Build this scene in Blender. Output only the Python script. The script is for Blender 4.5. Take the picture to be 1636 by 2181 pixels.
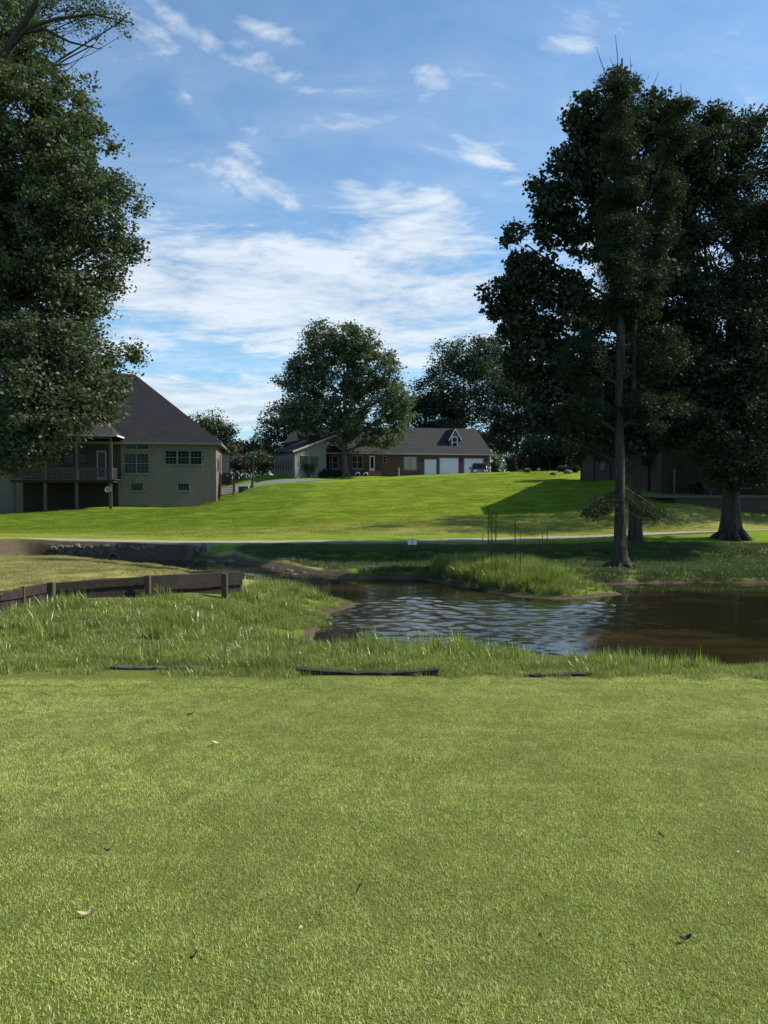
import bpy, math, random
import numpy as np
from mathutils import Vector, Matrix
R = math.radians
random.seed(7); rng = np.random.default_rng(7)
for o in list(bpy.data.objects): bpy.data.objects.remove(o)
sc = bpy.context.scene
COL = sc.collection

# ---------------------------------------------------------------- camera
CAMZ = 1.65; F = 1575.0; TH = math.atan((1090.5-1030)/F)
cam = bpy.data.cameras.new('camera'); camo = bpy.data.objects.new('camera', cam); COL.objects.link(camo)
camo.location = (0, 0, CAMZ); camo.rotation_euler = (R(90)-TH, 0, 0)
cam.sensor_fit = 'VERTICAL'; cam.sensor_height = 36; cam.sensor_width = 36; cam.lens = 26.0
cam.clip_start = .05; cam.clip_end = 3000
sc.camera = camo
sc.render.resolution_x = 768; sc.render.resolution_y = 1024

# ---------------------------------------------------------------- sun, exposure
SUN_EL = 41.0; SUN_AZ = 82.0      # azimuth from +Y (view direction) towards +X
sd = Vector((math.sin(R(SUN_AZ))*math.cos(R(SUN_EL)), math.cos(R(SUN_AZ))*math.cos(R(SUN_EL)), math.sin(R(SUN_EL))))
sun = bpy.data.lights.new('sun', 'SUN'); suno = bpy.data.objects.new('sun', sun); COL.objects.link(suno)
sun.energy = 5.0; sun.angle = R(.55); sun.color = (1.0, .93, .80)
suno.rotation_euler = sd.to_track_quat('Z', 'Y').to_euler(); suno.location = (60, 10, 60)
sc.view_settings.view_transform = 'Standard'; sc.view_settings.look = 'None'
sc.view_settings.exposure = 0.45; sc.view_settings.gamma = 1.0
try:
    sc.cycles.max_bounces = 6; sc.cycles.transparent_max_bounces = 8
except Exception: pass

def at(px, py, Y):
    v = 1090.5-py
    wy = F*math.cos(TH)+v*math.sin(TH); wz = -F*math.sin(TH)+v*math.cos(TH)
    k = Y/wy
    return Vector(((px-818)*k, Y, CAMZ+wz*k))
def azel(px, py):
    p = at(px, py, 1.0)-Vector((0, 0, CAMZ)); p.normalize()
    return math.atan2(p.x, p.y), math.asin(p.z)

# ---------------------------------------------------------------- node helpers
class NT:
    def __init__(s, tree): s.t = tree; s.n = tree.nodes; s.l = tree.links
    def node(s, typ, **kw):
        n = s.n.new(typ)
        for k, v in kw.items(): setattr(n, k, v)
        return n
    def put(s, sock, v):
        if v is None: return
        if isinstance(v, bpy.types.NodeSocket): s.l.new(v, sock)
        else:
            if hasattr(sock, 'default_value'):
                if sock.type == 'RGBA' and isinstance(v, (tuple, list)) and len(v) == 3: v = (*v, 1)
                sock.default_value = v
    def math(s, op, a, b=None, c=None, clamp=False):
        n = s.node('ShaderNodeMath', operation=op); n.use_clamp = clamp
        s.put(n.inputs[0], a); s.put(n.inputs[1], b); s.put(n.inputs[2], c); return n.outputs[0]
    def vmath(s, op, a, b=None, sc=None):
        n = s.node('ShaderNodeVectorMath', operation=op)
        s.put(n.inputs[0], a); s.put(n.inputs[1], b)
        if sc is not None: s.put(n.inputs['Scale'], sc)
        return n.outputs[0]
    def comb(s, x, y, z=0.0):
        n = s.node('ShaderNodeCombineXYZ'); s.put(n.inputs[0], x); s.put(n.inputs[1], y); s.put(n.inputs[2], z); return n.outputs[0]
    def sep(s, v):
        n = s.node('ShaderNodeSeparateXYZ'); s.put(n.inputs[0], v); return n.outputs
    def noise(s, vec, scale, detail=4, rough=.55, dist=0.0):
        n = s.node('ShaderNodeTexNoise'); s.put(n.inputs['Vector'], vec); s.put(n.inputs['Scale'], scale)
        s.put(n.inputs['Detail'], float(detail)); s.put(n.inputs['Roughness'], rough); s.put(n.inputs['Distortion'], dist); return n.outputs[0]
    def mix(s, f, a, b, blend='MIX'):
        n = s.node('ShaderNodeMix', data_type='RGBA', blend_type=blend)
        s.put(n.inputs[0], f); s.put(n.inputs[6], a); s.put(n.inputs[7], b); return n.outputs[2]
    def ramp(s, f, stops, interp='LINEAR'):
        n = s.node('ShaderNodeValToRGB'); e = n.color_ramp; e.interpolation = interp
        while len(e.elements) < len(stops): e.elements.new(.5)
        for el, (p, c) in zip(e.elements, stops):
            el.position = p; el.color = (*c, 1) if len(c) == 3 else c
        s.put(n.inputs[0], f); return n.outputs[0]
    def rng(s, v, a, b, c=0.0, d=1.0, smooth=False):
        n = s.node('ShaderNodeMapRange'); n.clamp = True
        if smooth: n.interpolation_type = 'SMOOTHSTEP'
        s.put(n.inputs[0], v); s.put(n.inputs[1], a); s.put(n.inputs[2], b); s.put(n.inputs[3], c); s.put(n.inputs[4], d); return n.outputs[0]
    def attr(s, name):
        n = s.node('ShaderNodeAttribute'); n.attribute_name = name; return n
def new_mat(name):
    m = bpy.data.materials.new(name); m.use_nodes = True; m.node_tree.nodes.clear()
    t = NT(m.node_tree); out = t.node('ShaderNodeOutputMaterial'); return m, t, out
def princ(t, out, col, rough=.8, spec=.3, metal=0.0, bump=None, bstr=.3, bdist=.01, **kw):
    p = t.node('ShaderNodeBsdfPrincipled')
    t.put(p.inputs['Base Color'], col); t.put(p.inputs['Roughness'], rough)
    t.put(p.inputs['Specular IOR Level'], spec); t.put(p.inputs['Metallic'], metal)
    if bump is not None:
        b = t.node('ShaderNodeBump'); t.put(b.inputs['Height'], bump); t.put(b.inputs['Strength'], bstr); t.put(b.inputs['Distance'], bdist)
        t.l.new(b.outputs[0], p.inputs['Normal'])
    t.l.new(p.outputs[0], out.inputs[0]); return p

# ---------------------------------------------------------------- world: sky and clouds
w = bpy.data.worlds.new('World'); sc.world = w; w.use_nodes = True
w.node_tree.nodes.clear(); t = NT(w.node_tree)
wout = t.node('ShaderNodeOutputWorld'); bg = t.node('ShaderNodeBackground')
sky = t.node('ShaderNodeTexSky', sky_type='NISHITA'); sky.sun_disc = False
sky.sun_elevation = R(SUN_EL); sky.sun_rotation = R(SUN_AZ)
sky.air_density = 1.0; sky.dust_density = .7; sky.ozone_density = 2.4; sky.altitude = 100
tc = t.node('ShaderNodeTexCoord'); D = tc.outputs['Generated']
dx, dy, dz = t.sep(D)[0:3]
az = t.math('ARCTAN2', dx, dy); el = t.math('ARCSINE', dz)
zc = t.math('ADD', t.math('MAXIMUM', dz, 0.0), .12)
P = t.comb(t.math('DIVIDE', dx, zc), t.math('DIVIDE', dy, zc))
# (px, py, rx, ry, rot, strength): where each bank of cloud stands in the sky, turned into azimuth/elevation
blobs = [(650,640,620,175,.10,1.75),(380,600,330,130,.03,1.65),(900,570,300,190,.45,1.4),(960,660,240,130,.1,1.2),(850,440,190,70,.30,.85),
  (1010,480,150,50,.25,.6),(440,860,330,90,.0,1.7),(640,900,260,60,0,1.0),(545,390,105,60,.35,.78),(1050,350,120,36,.55,.82),(1120,400,50,30,.6,.6),
  (362,200,70,30,.2,.72),(430,290,90,24,.3,.6),(385,345,60,16,.0,.55),(500,110,190,36,.25,.62),(370,35,110,30,.5,.55),(1190,98,110,26,.1,.66),
  (620,440,60,22,.3,.7),(760,400,90,30,.2,.9),(940,440,130,36,.15,1.0),(720,540,110,26,.1,.9),(300,60,120,40,.4,.7),(560,60,120,26,.2,.6),(500,310,90,20,.4,.7),(500,345,70,16,.2,.6),(590,520,70,18,.3,.62),(690,480,90,30,.1,.7),(520,275,50,14,.1,.5),(640,190,50,12,0,.5),(1560,240,200,40,.3,.7),(1300,600,300,200,.1,.8),(1500,820,300,120,0,.8),
  (180,700,300,170,0,.9),(910,160,60,30,.3,.45)]
acc = None
for (px, py, rx, ry, rot, st) in blobs:
    a0, e0 = azel(px, py); a1, _ = azel(px+rx, py); _, e1 = azel(px, py-ry)
    sx, sy = 1/abs(a1-a0), 1/abs(e1-e0)
    ua = t.math('SUBTRACT', az, a0); ue = t.math('SUBTRACT', el, e0)
    c_, s_ = math.cos(-rot), math.sin(-rot)
    u = t.math('MULTIPLY', t.math('ADD', t.math('MULTIPLY', ua, c_), t.math('MULTIPLY', ue, s_)), sx)
    v = t.math('MULTIPLY', t.math('ADD', t.math('MULTIPLY', ue, c_), t.math('MULTIPLY', ua, -s_)), sy)
    d2 = t.math('ADD', t.math('MULTIPLY', u, u), t.math('MULTIPLY', v, v))
    b = t.math('MULTIPLY', t.math('SUBTRACT', 1.0, d2, clamp=True), st)
    acc = b if acc is None else t.math('MAXIMUM', acc, b)
warp = t.noise(P, 1.1, 3, .5)
Pw = t.vmath('ADD', P, t.comb(t.math('MULTIPLY', warp, .5), t.math('MULTIPLY', warp, .35)))
mp = t.node('ShaderNodeMapping'); mp.inputs['Rotation'].default_value = (0, 0, R(28)); mp.inputs['Scale'].default_value = (1.0, 1.45, 1.0)
t.l.new(Pw, mp.inputs[0])
n1 = t.noise(mp.outputs[0], 2.6, 10, .60, .35)
n2 = t.noise(mp.outputs[0], 12.0, 6, .65, .3)
nn = t.math('ADD', t.math('MULTIPLY', n1, .72), t.math('MULTIPLY', n2, .28))
dens = t.math('ADD', acc, t.math('MULTIPLY', t.math('SUBTRACT', nn, .52), 5.2))
cl = t.rng(dens, -.25, 1.45, 0, 1, True)
veil = t.rng(el, R(42), R(2), 0.05, .55)          # thin high veil towards the horizon
cl = t.math('MAXIMUM', t.math('MULTIPLY', cl, .86), t.math('MULTIPLY', veil, t.rng(n1, .3, .7, .4, 1)))
ccol = t.ramp(nn, [(.36, (.40, .48, .57)), (.58, (.64, .69, .74))])
skc = t.vmath('MULTIPLY', sky.outputs[0], (.074, .118, .136))
colr = t.mix(cl, skc, ccol)
t.l.new(colr, bg.inputs[0]); bg.inputs[1].default_value = 1.0
t.l.new(bg.outputs[0], wout.inputs[0])

# ---------------------------------------------------------------- object helpers
def tag(o, label=None, cat=None, group=None, kind=None):
    if label: o['label'] = label
    if cat: o['category'] = cat
    if group: o['group'] = group
    if kind: o['kind'] = kind
    return o
def empty(name, loc, rz=0.0, **kw):
    o = bpy.data.objects.new(name, None); COL.objects.link(o); o.location = loc; o.rotation_euler = (0, 0, rz)
    o.empty_display_size = .2
    return tag(o, **kw)
def mesh_np(name, V, polys, mats, parent=None, smooth=False, mi=None):
    """V (n,3); polys: array (m,k) or list of lists"""
    me = bpy.data.meshes.new(name)
    if isinstance(polys, np.ndarray):
        m, k = polys.shape
        me.vertices.add(len(V)); me.vertices.foreach_set('co', np.asarray(V, np.float32).ravel())
        me.loops.add(m*k); me.loops.foreach_set('vertex_index', polys.astype(np.int32).ravel())
        me.polygons.add(m); me.polygons.foreach_set('loop_start', np.arange(0, m*k, k, dtype=np.int32))
        me.polygons.foreach_set('loop_total', np.full(m, k, np.int32))
        if mi is not None: me.polygons.foreach_set('material_index', np.asarray(mi, np.int32))
        if smooth: me.polygons.foreach_set('use_smooth', np.ones(m, bool))
        me.update(calc_edges=True)
    else:
        me.from_pydata([tuple(v) for v in V], [], polys); me.update()
        if smooth:
            for p in me.polygons: p.use_smooth = True
        if mi is not None:
            for p, i in zip(me.polygons, mi): p.material_index = i
    for mm in (mats if isinstance(mats, (list, tuple)) else [mats]): me.materials.append(mm)
    o = bpy.data.objects.new(name, me)
    if parent is not False: COL.objects.link(o)
    if parent: o.parent = parent
    return o
class MB:
    def __init__(s): s.v = []; s.f = []; s.m = []
    def poly(s, pts, mi=0):
        b = len(s.v); s.v += [tuple(p) for p in pts]; s.f.append(list(range(b, b+len(pts)))); s.m.append(mi)
    def box(s, x0, x1, y0, y1, z0, z1, mi=0, M=None):
        c = [(x0,y0,z0),(x1,y0,z0),(x1,y1,z0),(x0,y1,z0),(x0,y0,z1),(x1,y0,z1),(x1,y1,z1),(x0,y1,z1)]
        if M: c = [tuple(M @ Vector(p)) for p in c]
        b = len(s.v); s.v += c
        for q in ((0,3,2,1),(4,5,6,7),(0,1,5,4),(1,2,6,5),(2,3,7,6),(3,0,4,7)): s.f.append([b+i for i in q]); s.m.append(mi)
        return s
    def prism(s, pts2, h0, h1, axis='z', mi=0):
        n = len(pts2)
        def P3(p, h): return (p[0], p[1], h) if axis == 'z' else ((p[0], h, p[1]) if axis == 'y' else (h, p[0], p[1]))
        b = len(s.v); s.v += [P3(p, h0) for p in pts2]+[P3(p, h1) for p in pts2]
        s.f.append([b+i for i in range(n)][::-1]); s.f.append([b+n+i for i in range(n)]); s.m += [mi, mi]
        for i in range(n): j = (i+1) % n; s.f.append([b+i, b+j, b+n+j, b+n+i]); s.m.append(mi)
        return s
    def tube(s, pts, rad, n=8, mi=0, caps=True):
        pts = [Vector(p) for p in pts]
        if not hasattr(rad, '__len__'): rad = [rad]*len(pts)
        b = len(s.v); up = Vector((0, 0, 1))
        for i, p in enumerate(pts):
            d = (pts[min(i+1, len(pts)-1)]-pts[max(i-1, 0)]).normalized()
            a = d.cross(up if abs(d.z) < .95 else Vector((1, 0, 0))).normalized(); c = d.cross(a)
            for k in range(n):
                an = 2*math.pi*k/n; s.v.append(tuple(p+(a*math.cos(an)+c*math.sin(an))*rad[i]))
        for i in range(len(pts)-1):
            for k in range(n):
                k2 = (k+1) % n; s.f.append([b+i*n+k, b+i*n+k2, b+(i+1)*n+k2, b+(i+1)*n+k]); s.m.append(mi)
        if caps:
            s.f.append([b+k for k in range(n)]); s.f.append([b+(len(pts)-1)*n+k for k in range(n)][::-1]); s.m += [mi, mi]
        return s
    def lathe(s, prof, n=14, c=(0, 0, 0), mi=0):
        b = len(s.v)
        for r, z in prof:
            for k in range(n):
                a = 2*math.pi*k/n; s.v.append((c[0]+r*math.cos(a), c[1]+r*math.sin(a), c[2]+z))
        for i in range(len(prof)-1):
            for k in range(n): k2 = (k+1) % n; s.f.append([b+i*n+k, b+i*n+k2, b+(i+1)*n+k2, b+(i+1)*n+k]); s.m.append(mi)
        return s
    def build(s, name, mats, parent=None, smooth=False, label=None):
        o = mesh_np(name, s.v, s.f, mats, parent, smooth, s.m)
        if label: o['label'] = label
        return o
def bevel(o, w=.01, seg=2):
    m = o.modifiers.new('bevel', 'BEVEL'); m.width = w; m.segments = seg; m.limit_method = 'ANGLE'; m.angle_limit = R(40); return o

# ---------------------------------------------------------------- materials
M = {}
def simple(name, col, rough=.7, spec=.3, metal=0.0, var=.15, nscale=3.0, bstr=.15, bdist=.01):
    m, t, out = new_mat(name); tc = t.node('ShaderNodeTexCoord')
    n = t.noise(tc.outputs['Object'], nscale, 5, .6)
    c = t.mix(n, tuple(x*(1-var) for x in col), tuple(min(1, x*(1+var)) for x in col))
    princ(t, out, c, rough, spec, metal, n, bstr, bdist); M[name] = m; return m
simple('white_paint', (.62, .63, .64), .5, .4, var=.06); simple('cream_siding', (.15, .147, .13), .7, var=.06)
simple('trim', (.24, .235, .215), .6, var=.08); simple('grey_trim', (.15, .16, .15), .6, var=.1)
simple('wood_grey', (.075, .066, .054), .85, var=.3, nscale=9); simple('wood_dark', (.028, .022, .017), .9, var=.7, nscale=5, bstr=.5, bdist=.02)
simple('wood_post', (.075, .055, .036), .85, var=.3, nscale=9); simple('black_metal', (.012, .013, .014), .45, .5)
simple('dark_cover', (.03, .032, .035), .7); simple('concrete', (.40, .37, .32), .9, .2, var=.15, nscale=2.0)
simple('path', (.30, .255, .19), .9, .2, var=.22, nscale=1.2, bdist=.004)
simple('asphalt', (.17, .165, .16), .9, .2, var=.15, nscale=1.5, bdist=.004)
simple('box_green', (.03, .045, .035), .6, .3); simple('stone_pale', (.14, .125, .105), .9, .2, var=.35, nscale=2.4, bstr=.5, bdist=.03)
simple('pipe', (.12, .115, .10), .9, .2, var=.3); simple('lamp_glass', (.42, .44, .44), .3, .5)
simple('car_paint', (.02, .027, .035), .22, .6, var=.05); simple('chrome', (.55, .56, .58), .25, .5, .9, var=.03)
simple('tyre', (.012, .012, .012), .85); simple('headlight', (.7, .72, .75), .12, .8, var=.02)
simple('door_white', (.50, .54, .60), .45, .4, var=.04); simple('leaf_dry', (.50, .42, .26), .8, var=.2, nscale=30)
simple('leaf_brown', (.10, .06, .03), .85, var=.3, nscale=30); simple('bark_bit', (.05, .04, .03), .9, var=.4, nscale=40)
simple('reed_head', (.045, .04, .02), .9); simple('sign_white', (.68, .69, .70), .5, var=.05)
simple('dish', (.2, .2, .2), .5); simple('blind', (.30, .31, .28), .8, var=.05)
def glassmat():
    m, t, out = new_mat('glass'); tc = t.node('ShaderNodeTexCoord')
    n = t.noise(tc.outputs['Object'], .8, 2)
    princ(t, out, t.mix(n, (.004, .005, .006), (.012, .013, .014)), .12, .2, 0, n, .03, .02); M['glass'] = m
glassmat()
def brick(name, c1, c2, mortar, hue=.0):
    m, t, out = new_mat(name); tc = t.node('ShaderNodeTexCoord'); x, y, z = t.sep(tc.outputs['Object'])[0:3]
    vec = t.comb(t.math('ADD', x, y), z)
    b = t.node('ShaderNodeTexBrick'); t.l.new(vec, b.inputs['Vector'])
    b.inputs['Scale'].default_value = 1.0; b.inputs['Brick Width'].default_value = .22; b.inputs['Row Height'].default_value = .075
    b.inputs['Mortar Size'].default_value = .011; b.inputs['Color1'].default_value = (*c1, 1); b.inputs['Color2'].default_value = (*c2, 1); b.inputs['Mortar'].default_value = (*mortar, 1)
    n = t.noise(vec, 1.3, 6, .7); n2 = t.noise(t.vmath('MULTIPLY', vec, (4.5, 13, 1)), 1.0, 1)
    c = t.mix(t.rng(n2, .35, .65), b.outputs[0], t.mix(.5, b.outputs[0], (.04, .03, .025), 'MIX'))
    c = t.mix(t.rng(n, .3, .75, 0, .4), c, tuple(x*.55 for x in c1))
    princ(t, out, c, .9, .2, 0, b.outputs[1], -.4, .01); M[name] = m
brick('brick_tan', (.255, .198, .150), (.180, .136, .103), (.24, .215, .18))
brick('brick_red', (.145, .062, .045), (.10, .045, .035), (.14, .11, .09))
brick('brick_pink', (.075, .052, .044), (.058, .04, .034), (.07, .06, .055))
brick('block_wall', (.13, .11, .10), (.09, .08, .075), (.04, .035, .03))
def roofmat(name, c1, c2):
    m, t, out = new_mat(name); tc = t.node('ShaderNodeTexCoord'); x, y, z = t.sep(tc.outputs['Object'])[0:3]
    vec = t.comb(t.math('ADD', x, t.math('MULTIPLY', y, .9)), t.math('MULTIPLY', z, 1.3))
    b = t.node('ShaderNodeTexBrick'); t.l.new(vec, b.inputs['Vector']); b.inputs['Scale'].default_value = 1
    b.inputs['Brick Width'].default_value = .3; b.inputs['Row Height'].default_value = .14; b.inputs['Mortar Size'].default_value = .008
    b.inputs['Color1'].default_value = (*c1, 1); b.inputs['Color2'].default_value = (*c2, 1); b.inputs['Mortar'].default_value = (*[q*.5 for q in c2], 1)
    n = t.noise(tc.outputs['Object'], .5, 6, .7)
    c = t.mix(t.rng(n, .3, .7, 0, .35), b.outputs[0], tuple(q*.65 for q in c2))
    princ(t, out, c, .95, .12, 0, b.outputs[1], -.3, .01); M[name] = m
roofmat('roof_dark', (.032, .031, .034), (.022, .021, .024)); roofmat('roof_grey', (.050, .051, .052), (.038, .039, .040)); roofmat('roof_brown', (.058, .048, .043), (.042, .036, .032))
def barkmat(name, c1, c2, sc_=6.0):
    m, t, out = new_mat(name); tc = t.node('ShaderNodeTexCoord')
    v = t.vmath('MULTIPLY', tc.outputs['Object'], (sc_, sc_, sc_*.18))
    n = t.noise(v, 1.0, 7, .7, .6); n2 = t.noise(tc.outputs['Object'], .7, 3)
    c = t.mix(t.rng(n, .35, .65), c1, c2); c = t.mix(t.rng(n2, .4, .7, 0, .4), c, tuple(q*.6 for q in c1))
    princ(t, out, c, .95, .15, 0, n, .9, .05); M[name] = m
barkmat('bark_grey', (.055, .05, .042), (.16, .145, .125)); barkmat('bark_cypress', (.028, .024, .019), (.085, .074, .06), 9)
barkmat('bark_dark', (.03, .027, .022), (.085, .075, .06))
def leafmat(name, a, b, trans=.42, rough=.5, gl=.06, cn=.35):
    m, t, out = new_mat(name); g = t.node('ShaderNodeNewGeometry'); tc = t.node('ShaderNodeTexCoord')
    n = t.noise(g.outputs['Position'], cn, 4, .6)
    c = t.mix(g.outputs['Random Per Island'], a, b)
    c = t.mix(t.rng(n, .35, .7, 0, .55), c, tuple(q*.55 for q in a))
    d = t.node('ShaderNodeBsdfDiffuse'); t.l.new(c, d.inputs[0])
    tr = t.node('ShaderNodeBsdfTranslucent'); t.l.new(t.mix(.5, c, (b[0]*1.4, b[1]*1.5, b[2]*.6)), tr.inputs[0])
    ms = t.node('ShaderNodeMixShader'); ms.inputs[0].default_value = trans; t.l.new(d.outputs[0], ms.inputs[1]); t.l.new(tr.outputs[0], ms.inputs[2])
    gg = t.node('ShaderNodeBsdfGlossy'); gg.inputs['Roughness'].default_value = rough; gg.inputs[0].default_value = (.8, .85, .9, 1)
    m2 = t.node('ShaderNodeMixShader'); m2.inputs[0].default_value = gl; t.l.new(ms.outputs[0], m2.inputs[1]); t.l.new(gg.outputs[0], m2.inputs[2])
    t.l.new(m2.outputs[0], out.inputs[0]); M[name] = m
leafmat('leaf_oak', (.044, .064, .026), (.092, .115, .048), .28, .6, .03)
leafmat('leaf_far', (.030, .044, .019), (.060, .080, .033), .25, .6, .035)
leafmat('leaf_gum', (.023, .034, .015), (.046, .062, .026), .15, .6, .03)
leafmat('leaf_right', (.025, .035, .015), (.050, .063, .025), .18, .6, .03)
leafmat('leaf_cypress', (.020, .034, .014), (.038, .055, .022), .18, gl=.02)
leafmat('leaf_bush', (.030, .055, .018), (.07, .10, .035), .3)
leafmat('leaf_bright', (.06, .10, .02), (.12, .17, .03), .35)
leafmat('leaf_purple', (.03, .022, .02), (.06, .04, .035), .25)
def grassmat(name, cols, dry, trans=.35, big=.5, dryamt=.35, gl=.04, r2=.4, hill=False):
    m, t, out = new_mat(name); g = t.node('ShaderNodeNewGeometry')
    pos = g.outputs['Position']; r = g.outputs['Random Per Island']
    c = t.ramp(r, [(i/(len(cols)-1), q) for i, q in enumerate(cols)])
    n = t.noise(pos, big, 4, .6); n2 = t.noise(pos, big*7, 3, .6)
    f = t.math('MULTIPLY', t.rng(n, .42, .68), t.rng(n2, .3, .65, .3, 1)); f = t.math('MULTIPLY', f, dryamt)
    c = t.mix(f, c, dry)
    if hill:
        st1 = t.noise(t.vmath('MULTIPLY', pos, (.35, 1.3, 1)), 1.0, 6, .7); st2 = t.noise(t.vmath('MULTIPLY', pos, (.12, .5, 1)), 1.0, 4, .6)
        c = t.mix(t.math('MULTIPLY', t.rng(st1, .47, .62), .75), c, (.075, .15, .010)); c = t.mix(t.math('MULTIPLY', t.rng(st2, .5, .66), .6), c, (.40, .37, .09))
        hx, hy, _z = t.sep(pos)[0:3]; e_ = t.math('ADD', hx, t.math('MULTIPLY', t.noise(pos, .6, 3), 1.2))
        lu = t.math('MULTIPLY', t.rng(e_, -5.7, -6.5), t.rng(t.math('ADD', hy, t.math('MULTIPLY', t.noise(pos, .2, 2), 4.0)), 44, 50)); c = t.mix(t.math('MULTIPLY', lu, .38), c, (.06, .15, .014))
    bd = t.noise(t.vmath('MULTIPLY', pos, (.35, .8, 1)), .9, 3, .5)
    c = t.mix(t.rng(bd, .35, .65, .30, 0), c, tuple(q*.55 for q in cols[1]))
    n3 = t.noise(pos, 1.9, 5, .7, .4); n4 = t.noise(pos, 14, 3, .7)
    c = t.mix(t.math('MULTIPLY', t.rng(t.math('ADD', t.math('MULTIPLY', n3, .65), t.math('MULTIPLY', n4, .35)), .46, .62), .5), c, tuple(q*.42 for q in cols[1]))
    d = t.node('ShaderNodeBsdfDiffuse'); t.l.new(c, d.inputs[0])
    tr = t.node('ShaderNodeBsdfTranslucent'); t.l.new(c, tr.inputs[0])
    ms = t.node('ShaderNodeMixShader'); ms.inputs[0].default_value = trans; t.l.new(d.outputs[0], ms.inputs[1]); t.l.new(tr.outputs[0], ms.inputs[2])
    gg = t.node('ShaderNodeBsdfGlossy'); gg.inputs['Roughness'].default_value = r2; gg.inputs[0].default_value = (.9, .95, .85, 1)
    m2 = t.node('ShaderNodeMixShader'); m2.inputs[0].default_value = gl; t.l.new(ms.outputs[0], m2.inputs[1]); t.l.new(gg.outputs[0], m2.inputs[2])
    t.l.new(m2.outputs[0], out.inputs[0]); M[name] = m
grassmat('turf', [(.14, .20, .025), (.37, .44, .075), (.62, .66, .16), (.90, .88, .42)], (.56, .52, .22), .42, .55, .6, .02)
grassmat('tallgrass', [(.05, .085, .009), (.15, .22, .016), (.31, .38, .035), (.50, .52, .12)], (.36, .38, .14), .48, .8, .3, .07, .35)
grassmat('roughgrass', [(.11, .16, .02), (.20, .26, .035), (.30, .34, .06), (.44, .45, .15)], (.36, .34, .14), .45, .6, .5)
grassmat('drygrass', [(.14, .17, .03), (.27, .27, .06), (.42, .36, .12), (.55, .46, .22)], (.5, .40, .19), .4, .5, .7, .02)
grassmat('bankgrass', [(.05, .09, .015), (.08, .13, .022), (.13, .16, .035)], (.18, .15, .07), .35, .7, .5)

def hillgrass():
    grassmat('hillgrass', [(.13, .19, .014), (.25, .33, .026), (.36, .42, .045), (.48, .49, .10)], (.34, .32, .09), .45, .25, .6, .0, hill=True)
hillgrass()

leafmat('leaf_shade', (.058, .088, .042), (.115, .150, .075), .36, .6, .03)
simple('porch_dark', (.045, .036, .03), .85)
# ---------------------------------------------------------------- terrain
ZW = -1.6; WAVE = 1.0
A = []
for Y, z in ((0,0),(3,-.26),(6,-.52),(9.2,-.80)):
    for x in (-16,-8,0,8,16): A.append((x, Y, z))
for px, py, Y in [(0,1145,33),(200,1152,33),(400,1156,33),(640,1153,33.5),(870,1150,34),(1090,1150,34.5),(1300,1143,35),(1450,1136,36),(1636,1128,37),(1900,1118,38),
  (1330,1207,26),(1353,1152,33),(1555,1147,34),(1636,1200,27),(900,1200,27),(600,1195,28),
  (0,1252,15),(118,1238,16.1),(320,1225,17.1),(500,1223,18.6),(0,1200,22),(200,1190,24),(0,1165,28),
  (0,1096,70),(235,1080,72),(460,1072,75),(100,1125,48),(300,1120,48),(500,1110,50),(500,1085,60),(500,1062,72),(480,1064,77),(350,1090,64),
  (540,1037,76),(600,1030,80),(560,1024,86),(735,1019,88),(600,1018,94),
  (640,1100,52),(640,1062,66),(800,1100,48),(800,1060,60),(800,1030,72),(850,1013,80),
  (1000,1100,44),(1000,1060,56),(1000,1030,66),(1000,1009,76),
  (1240,1006,72),(1240,1030,62),(1240,1060,52),(1240,1100,43),(1300,1022,57),(1420,1053,46.5),(1420,1078,42),(1500,1085,42),(1545,1100,41),(1636,1110,41.5),(1350,1100,42)]:
    p = at(px, py, Y); A.append(tuple(p))
for x in (-14, -4, 6, 16, 28): A.append((x, 90+.1*x, 2.55)); A.append((x, 105, 2.5)); A.append((x, 130, 2.4))
A += [(24,60,1.6),(30,48,.8),(-80,20,-.9),(-80,75,-1.6),(-35,90,-.2),(-45,70,-1.5),(80,20,-.9),(80,80,1.5),(45,60,1.4),(0,200,2.3),(-100,200,1.0),(100,200,2.3),
  (0,-60,0),(-80,-60,0),(80,-60,0),(40,35,-.5),(-40,35,-.8),(-60,130,.8),(60,130,2.2),(0,-20,0)]
A = np.array(A); SC = 20.0
def U(r2): return np.where(r2 > 0, r2*np.log(r2+1e-12), 0)
pa = A[:, :2]/SC; n = len(pa)
K = U(((pa[:, None]-pa[None])**2).sum(-1))+np.eye(n)*.004
Q = np.c_[np.ones(n), pa]; L = np.zeros((n+3, n+3)); L[:n, :n] = K; L[:n, n:] = Q; L[n:, :n] = Q.T
cf = np.linalg.solve(L, np.r_[A[:, 2], 0, 0, 0])
def tps(x, y):
    q = np.c_[np.ravel(x), np.ravel(y)]/SC; out = np.empty(len(q))
    for i in range(0, len(q), 20000):
        s = q[i:i+20000]; out[i:i+20000] = U(((s[:, None]-pa[None])**2).sum(-1)) @ cf[:n]+cf[n]+s @ cf[n+1:]
    return out.reshape(np.shape(x))
POND = np.array([(34,12.2),(16,12.5),(8,12.7),(4.8,12.95),(2.6,13.5),(.7,13.75),(-.5,13.8),(-1.17,14.4),(-1.6,15.5),(-1.65,16.8),(-1.47,18.15),(-.9,19.5),(-1.5,20.6),(-2.4,22.7),
  (-2.9,24.4),(-2.8,25.1),(-.3,25.3),(1.2,25.0),(1.75,24.4),(2.5,23.1),(3.6,21.6),(4.7,20.7),(6,20.9),(6.9,21.7),(6.8,22.6),(6.5,23.3),(7.2,23.75),(12.5,24.1),(25,24.5),(34,23)])
DITCH = np.array([(-15.0,31.0),(-12,30.9),(-9,30.7),(-7,29.4),(-4.6,27.2),(-2.6,25.2)])
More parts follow.
